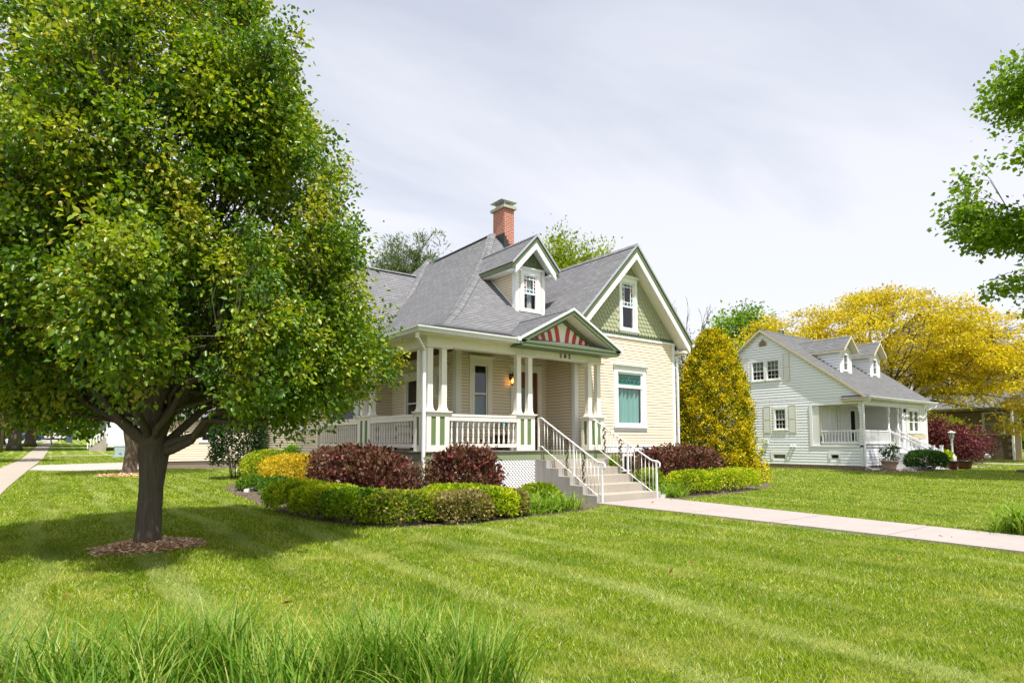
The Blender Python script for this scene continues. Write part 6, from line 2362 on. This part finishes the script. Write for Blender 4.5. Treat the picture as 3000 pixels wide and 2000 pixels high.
tree('pine_tree', 'grey green pine standing behind the left part of the roof', 'tree', (19.0, 37.1, 0), ellipsoids([(0, 0, 12, 3.4, 3.4, 3.6), (-1.6, 1.2, 16.2, 1.5, 1.5, 4.4), (1.2, -.9, 16.8, 1.6, 1.6, 4.8), (2.4, -1.8, 14, 1.9, 1.9, 2.6), (-.2, .2, 15.5, 1.6, 1.6, 4.2), (-2.4, 1.8, 13, 1.9, 1.9, 3.0)], .25), 620, 46, .42, .40, 'pine', 'barkgrey',
     [(0, 0, -.02, .4), (0, 0, 6, .3), (.2, 0, 12, .2), (0, 0, 19, .05)], nlimb=30, seed=104, squash=.55, droop=-.5, aspect=.10, fork=(.3, .98), gap=(.5, -.25), twig=.02, nsub=4)
tree('young_tree', 'yellow green tree top showing between dormer and front gable', 'tree', (23.9, 20.9, 0), ellipsoids([(0, 0, 13.0, 2.4, 2.4, 3.3), (-1.8, 1.4, 13.4, 1.5, 1.5, 3.0), (1.7, -1.3, 13.0, 1.4, 1.4, 2.8), (-.6, .4, 14.3, 1.0, 1.0, 2.8)], .3), 340, 34, .25, .42, 'youngleaf', 'barkgrey',
     [(0, 0, -.02, .3), (0, 0, 6, .24), (0, 0, 13, .07)], nlimb=16, seed=105, squash=1.5, droop=-.3, twig=.014, gap=(.7, -.35))
tree('brushy_shrub', 'budding brown and olive shrub behind the golden cone evergreen', 'shrub', (21.4, 9.0, 0), ellipsoids([(0, 0, 3.2, 1.7, 1.7, 2.8), (-.3, .2, 5.6, 1.2, 1.2, 2.0), (.6, -.5, 5.0, 1.1, 1.1, 2.0)], .4), 400, 34, .11, .3, 'brush', 'twig', [(0, 0, -.02, .14), (0, 0, .8, .1), (0, 0, 2., .05)], nlimb=16, seed=106, droop=-.3, fork=(.1, .9), twig=.010)


def bare_tree(name, label, cat, base, h, seed, mat='twig', r0=.27):
    R = random.Random(seed)
    T = root(name, label, cat, base)
    mbt, mbb = MB(), MB()

    def grow(p, d, L, r, lev, mb):
        q = p.copy()
        pts = [q.copy()]
        dd = d.copy()
        for k in range(3):
            dd = (dd + Vector((R.uniform(-1, 1), R.uniform(-1, 1), R.uniform(-.3, .6))) * .16).normalized()
            q = q + dd * L / 3
            pts.append(q.copy())
        mb.tube(pts, [r, r * .88, r * .76, r * .62], 5 if lev < 3 else 3, lev < 2)
        if lev < 6:
            for _ in range(R.choice((2, 3, 3)) if lev < 4 else 2):
                ax = Vector((R.uniform(-1, 1), R.uniform(-1, 1), R.uniform(-1, 1))).normalized()
                nd = (Matrix.Rotation(R.uniform(.25, .75), 3, ax) @ dd + Vector((0, 0, .10))).normalized()
                grow(pts[R.choice((2, 3, 3))], nd, L * R.uniform(.62, .86), r * .60, lev + 1, mbb)
    grow(Vector(base), Vector((0, 0, 1)), h * .30, r0, 0, mbt)
    mbt.build('trunk', mat, T)
    mbb.build('branches', mat, T)
    return T


bare_tree('bare_tree', 'leafless reddish grey tree behind the right gable slope', 'tree', (28.1, 14.0, 0), 11.5, 5)

# ------------------------------------------------------------------ far left along the street
for i, (x, y, lb, lm, sd) in enumerate(((-10.2, 76, 'massive dark street trunk, the left of a pair by the road', 'mapleleaf', 201), (-9.2, 92, 'massive dark street trunk behind the first, leaning right', 'mapleleaf', 202),
                                         (-13.0, 104, 'far street tree across from the stop sign', 'herb', 203), (6, 96, 'distant green street tree on the right verge', 'mapleleaf', 204))):
    tree('street_tree', lb, 'tree', (x, y, gz(y)), ellipsoids([(0, 0, 10, 6.5, 6.5, 4.2), (-3, 2, 8, 4.5, 4.5, 3), (3, -1, 9, 4.5, 4.5, 3)], .4), 260, 34, .6, .8, lm, 'bark', [(0, 0, -.1, .85), (0, 0, .8, .62), (.1, 0, 3.2, .55), (.9 if i == 1 else 0, 0, 6, .4), (0, 0, 10, .1)], nlimb=12, seed=sd, group='street trees in the distance', twig=.03)
tree('copper_tree', 'coppery brown leafed tree over the sidewalk at far left', 'tree', (-10.6, 46, 0), ellipsoids([(0, 0, 6.4, 3.6, 3.6, 3.0), (1.6, -1.5, 4.4, 2.4, 2.4, 1.6), (-1.2, 0, 5, 2.4, 2.4, 1.7)], .4), 330, 32, .24, .4, 'copper', 'bark', [(0, 0, -.02, .16), (0, 0, 2, .13), (0, 0, 6, .05)], nlimb=12, seed=205, twig=.014)
tree('green_tree', 'broad green tree behind the garage roof', 'tree', (6, 52, 0), ellipsoids([(0, 0, 8, 6, 6, 4.5), (4, -2, 7, 4, 4, 3.5), (-4, 2, 7, 4, 4, 3.5)], .4), 380, 36, .5, .7, 'mapleleaf', 'barkgrey', [(0, 0, -.02, .4), (0, 0, 3, .3), (0, 0, 8, .1)], nlimb=12, seed=206, twig=.02)
UB = root('utility_box', 'pale blue grey utility cabinet on the lawn behind the tree fork', 'utility box', (-1.75, 54.4, gz(54)))
mb = MB()
mb.box(-2.25, -1.25, 53.9, 54.9, .08, 1.05)
mb.prism([(-2.28, 53.87, 1.05), (-1.22, 53.87, 1.05), (-1.22, 54.93, 1.12), (-2.28, 54.93, 1.12)], (0, 0, .03))
mb.build('cabinet', 'bluegrey', UB)
mb = MB()
mb.box(-2.35, -1.15, 53.8, 55, 0, .20)
mb.build('pad', 'bluegrey', UB)
SS = root('stop_sign', 'red stop sign on a post across the far road', 'sign', (-13.0, 66, gz(66)))
mb = MB()
mb.tube([(-12.2, 66, gz(66)), (-12.2, 66, gz(66) + 1.6)], .05, 6)
mb.build('post', 'wood', SS)
mb = MB()
mb.prism([(-12.2 + .38 * math.cos(PI / 8 + k * PI / 4), 65.93, gz(66) + 1.75 + .38 * math.sin(PI / 8 + k * PI / 4)) for k in range(8)], (0, .03, 0))
mb.build('sign_face', 'signred', SS)
MP = root('marker_post', 'short white marker post leaning in the far left lawn', 'post', (-12.3, 52, gz(52)))
mb = MB()
mb.tube([(-11.9, 52, gz(52) - .02), (-12.05, 52, gz(52) + 1.1)], .05, 6)
mb.build('pole', 'wmetal', MP)
UPo = root('utility_pole', 'thin brown wooden pole beside the massive street trunk', 'pole', (-11.0, 70, gz(70)))
mb = MB()
mb.tube([(-11.0, 70, gz(70) - .05), (-11.0, 70, 8)], [.14, .10], 8)
mb.build('pole', 'wood', UPo)
for i, (x, y, lb, m) in enumerate(((-4.5, 118, 'dark wheeled bin at the far kerb, left of two', 'binblue'), (1.2, 100, 'blue grey wheeled bin at the far kerb, right of two', 'binblue'))):
    z = gz(y)
    mb = MB()
    mb.prism([(x - .42, y, z + .05), (x + .42, y, z + .05), (x + .5, y, z + 1.25), (x - .5, y, z + 1.25)], (0, .9, 0))
    b_ = mb.build('wheeled_bin', m, None, (x, y, z))
    tag(b_, lb, 'bin', 'bins along the far road')
    mb = MB()
    mb.prism([(x - .55, y - .05, z + 1.25), (x + .55, y - .05, z + 1.25), (x + .5, y - .05, z + 1.36), (x - .5, y - .05, z + 1.36)], (0, 1.0, 0))
    mb.build('lid', m, b_)


def car(x, y, z, rot, paint_, label):
    T = root('parked_car', label, 'car', (x, y, z), 'cars parked far down the road')
    prof_ = [(-2.2, .35), (-2.25, .75), (-1.5, .92), (-.85, 1.42), (.75, 1.45), (1.5, .98), (2.2, .82), (2.25, .35)]
    c, s = math.cos(rot), math.sin(rot)

    def tr(px, py, pz):
        return (x + px * c - py * s, y + px * s + py * c, z + pz)
    ax = Vector((-s, c, 0)) * 1.7
    mb = MB()
    mb.prism([tr(px, -.85, pz) for px, pz in prof_], ax)
    mb.build('body', paint_, T)
    mb = MB()
    for yy in (-.87, .86):
        mb.prism([tr(px, yy, pz) for px, pz in ((-1.3, .95), (-.8, 1.34), (.7, 1.37), (1.3, .98))], Vector((-s, c, 0)) * .012)
    mb.build('windows', 'darkroom', T)
    for px in (-1.4, 1.4):
        for py in (-.88, .68):
            mb = MB()
            vs = [tr(px + .33 * math.cos(a), py, .33 + .33 * math.sin(a)) for a in np.linspace(0, 2 * PI, 13)[:-1]]
            mb.prism(vs, Vector((-s, c, 0)) * .2)
            mb.build('wheel', 'rubber', T)


car(-10.5, 138, gz(138), .4, 'carblue', 'dark blue car far down the road past the trunks')
car(-6.0, 150, gz(150), .5, 'carwhite', 'white car far down the road at the bend')
SH = MB()
NW = root('neighbour_house', 'white house with white stair railing glimpsed at far left past the garage', 'house', (3, 72, gz(72)))
mb = MB()
siding(mb, Fr((0, 72, 0), (1, 0, 0), (0, -1, 0)), -1.9, 9, .9, 5.5, .2, back=SH)
siding(mb, Fr((-1.9, 0, 0), (0, 1, 0), (-1, 0, 0)), 72, 84, .9, 5.5, .2, [(74, 75.2, 2, 3.6)], back=SH)
mb.build('wall', 'wsiding', NW)
SH.build('gap_shade_backing', 'gapgrey', NW)
rb = MB()
roof_slope(rb, (-2.4, 71.5, 0), (0, 1, 0), (1, 0, 0), [(0, 5.3), (5.5, 9.5)], lambda s: (0, 13), .3)
roof_slope(rb, (9.5, 71.5, 0), (0, 1, 0), (-1, 0, 0), [(0, 5.3), (5.9, 9.5)], lambda s: (0, 13), .3)
rb.build('roof', 'wroof', NW)
mb = MB()
for k in range(5):
    mb.box(-1.9 - (k + 1) * .32, -1.9 - k * .32, 71.2, 72.6, .1, 1.9 - k * .25)
stp = mb.build('steps', 'concrete', NW)
for y in (71.15, 72.65):
    mb = MB()
    mb.prism([(-1.9, y, 2.95), (-3.7, y, 1.55), (-3.7, y, 1.45), (-1.9, y, 2.85)], (0, .06, 0))
    for k in range(7):
        x = -2.0 - k * .27
        mb.box(x - .025, x + .025, y, y + .05, 2.05 - (-1.9 - x) * .78, 2.9 - (-1.9 - x) * .78)
    mb.build('stair_railing', 'white', NW)


def far_wood(label, pts, h, seed, mat, name='distant_trees'):
    """belt of trees that reads as one mass on the horizon"""
    rng = np.random.default_rng(seed)
    pts = np.array(pts, float)
    n = 5200
    k = rng.integers(0, len(pts) - 1, n)
    t = rng.random(n)[:, None]
    p = pts[k] * (1 - t) + pts[k + 1] * t
    hh = h * (.65 + .35 * np.abs(np.sin(p[:, 0] * .11 + p[:, 1] * .07 + seed)) * (.6 + .4 * np.sin(p[:, 0] * .31 + seed)))
    z = hh * rng.random(n) ** .8
    P = np.stack([p[:, 0] + rng.normal(size=n) * 3.5, p[:, 1] + rng.normal(size=n) * 3.5, z + np.array([gz(v) for v in p[:, 1]])], 1)
    P = np.repeat(P, 5, 0) + rng.normal(size=(n * 5, 3)) * .7
    V, F, k = leaf_mesh(P, norm(rng.normal(size=(n * 5, 3))), 1.3, .5, rng)
    o = np_mesh(name, V, F, np.repeat(rng.random(n * 5), k), mat, None, tuple(pts[0]) + (0,), 'stuff')
    tag(o, label, 'trees')


far_wood('dense mass of green trees along the horizon at left', [(-75, 110), (-40, 150), (-14, 190), (20, 200), (60, 190)], 16, 7, 'mapleleaf')
far_wood('hazy mass of green trees on the horizon behind the houses', [(60, 190), (95, 120), (110, 70), (118, 20), (120, -30), (120, -80)], 11, 8, 'mapleleaf')
far_wood('row of bushy trees across the road at far left', [(-30, 20), (-30, 60), (-28, 100)], 9, 9, 'herb')

# ------------------------------------------------------------------ lawn blades
rngL = np.random.default_rng(99)


def inside(poly, x, y):
    r = np.zeros(len(x), bool)
    n = len(poly)
    for i in range(n):
        x0, y0 = poly[i]
        x1, y1 = poly[(i + 1) % n]
        c = ((y0 > y) != (y1 > y))
        with np.errstate(divide='ignore', invalid='ignore'):
            xi = (x1 - x0) * (y - y0) / (y1 - y0) + x0
        r ^= c & (x < xi)
    return r


WALKP = [(2.6, -30), (4.25, -30), (4.45, -12), (4.75, -8.3), (5.1, -4.7), (5.36, -2.2), (3.12, -2.2), (3.17, -4.7), (3.12, -8.3), (2.86, -12)]
CAMP = np.array([-6.8, -12.3])
FWD, RGT = np.array([.6, .8]), np.array([.8, -.6])
Vs, Fs, Rs = [], [], []
base_i = 0
for d0, d1, dens, hgt, wid in ((2.6, 5.5, 8500, .031, .0025), (5.5, 9, 5200, .033, .0034), (9, 14, 2000, .042, .0052), (14, 22, 800, .042, .0085), (22, 34, 300, .042, .014), (34, 60, 80, .045, .024)):
    wl = .90 * d1 + 1.5
    n = int(2 * wl * (d1 - d0) * dens)
    dep = d0 + (d1 - d0) * rngL.random(n)
    lat = (rngL.random(n) * 2 - 1) * wl
    ok = np.abs(lat) < .90 * dep + 1.2
    dep, lat = dep[ok], lat[ok]
    xy = CAMP + dep[:, None] * FWD + lat[:, None] * RGT
    x, y = xy[:, 0], xy[:, 1]
    jx, jy = x + rngL.normal(size=len(x)) * .02, y + rngL.normal(size=len(x)) * .02
    bad = inside(WALKP, x, y) | inside(BED, jx, jy) | inside(BED2, jx, jy) | inside(GRAV, jx, jy)
    bad |= (x > 3.0) & (x < 5.5) & (y > -2.3) & (y < 3)
    bad |= (((x + 5.70) / .66) ** 2 + ((y + 2.70) / .60) ** 2 < .93) | (((x + 4.05) / 1.25) ** 2 + ((y - 18.9) / 1.3) ** 2 < .9)
    bad |= (x > -9.08) & (x < -7.84 + .0088 * np.maximum(y - 12, 0)) & (y < 75)
    bad |= (x > -.2) & (x < 9.9) & (y > .6) & (y < 40) & (y > 6 - .0 * x)
    bad |= (x > 0) & (x < 9.8) & (y > 0.6) & (y < 17)
    bad |= (x > -7.8) & (x < 8) & (y > 25.2 - .0 * x) & (y < 36.5)
    bad |= (x > 25.4) & (x < 34) & (y > 1.2) & (y < 12.5)
    bad |= (x > 41) & (x < 44.8) & (y < 3.6)
    bad |= x < -12.4
    keep = ~bad
    x, y = x[keep], y[keep]
    n = len(x)
    a = rngL.random(n) * 2 * PI
    h = hgt * (.55 + .8 * rngL.random(n)) * (1 + .25 * wob(np.stack([x, y, x * 0], 1), 1.3))
    w = wid * (.7 + .6 * rngL.random(n))
    lean = rngL.normal(size=(n, 2)) * .55 * h[:, None] + np.array([.0, .18]) * h[:, None] * np.sign(np.sin(x * 2 * PI / 1.12))[:, None]
    z0 = np.array([0.])[0]
    gzz = .02 * np.clip(y - 50, 0, 100)
    bx, by = np.cos(a) * w, np.sin(a) * w
    V = np.stack([np.stack([x - bx, y - by, gzz], 1), np.stack([x + bx, y + by, gzz], 1), np.stack([x + lean[:, 0], y + lean[:, 1], gzz + h], 1)], 1).reshape(-1, 3)
    F = np.arange(n)[:, None] * 3 + np.array([[0, 1, 2]]) + base_i
    base_i += 3 * n
    Vs.append(V)
    Fs.append(F)
    Rs.append(np.repeat(rngL.random(n), 3))
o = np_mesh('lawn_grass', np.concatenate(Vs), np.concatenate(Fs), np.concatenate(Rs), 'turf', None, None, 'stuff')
tag(o, 'short mown grass covering the lawn', 'grass')

n = 70
c = np.stack([-6.8 + rngL.random(n) * 14 - 1, -9.5 + rngL.random(n) * 8, np.full(n, .035)], 1)
V, F, k = leaf_mesh(c, norm(rngL.normal(size=(n, 3)) * np.array([1, 1, .3])), .06 * (.6 + rngL.random(n)), .018, rngL, .3)
o = np_mesh('fallen_leaves', V, F, np.repeat(rngL.random(n), k), 'copper', None, (0, -6, 0), 'stuff')
tag(o, 'small dry leaves fallen here and there on the lawn', 'leaves')

# tall grass in the foreground
rngT = np.random.default_rng(123)
bs = []
for (lat, dep, sp, n) in ((-2.75, 3.2, .17, 60), (-2.25, 3.1, .15, 60), (-1.85, 3.25, .13, 120), (-1.6, 3.4, .10, 90), (-1.15, 3.1, .12, 70), (-.80, 3.2, .12, 130), (-.55, 3.3, .10, 110), (-.22, 3.15, .12, 80), (-.12, 3.2, .12, 40), (-.9, 2.75, .16, 60), (-1.7, 2.7, .18, 80), (-2.7, 2.75, .2, 60), (-.3, 2.85, .12, 30)):
    c = CAMP + dep * FWD + lat * RGT
    bs.append(np.concatenate([c + rngT.normal(size=(n, 2)) * sp * np.array([.8, .55]), np.zeros((n, 1))], 1))
bs = np.concatenate(bs)
V, F, r = strap_blades(bs, 4, .56, .0062, rngT, .28, 1.15, 8)
o = np_mesh('tall_grass', V, F, r, 'tallblade', None, (-6.5, -9, 0), 'stuff')
tag(o, 'tall uncut grass tufts along the bottom edge of the lawn', 'tall grass')
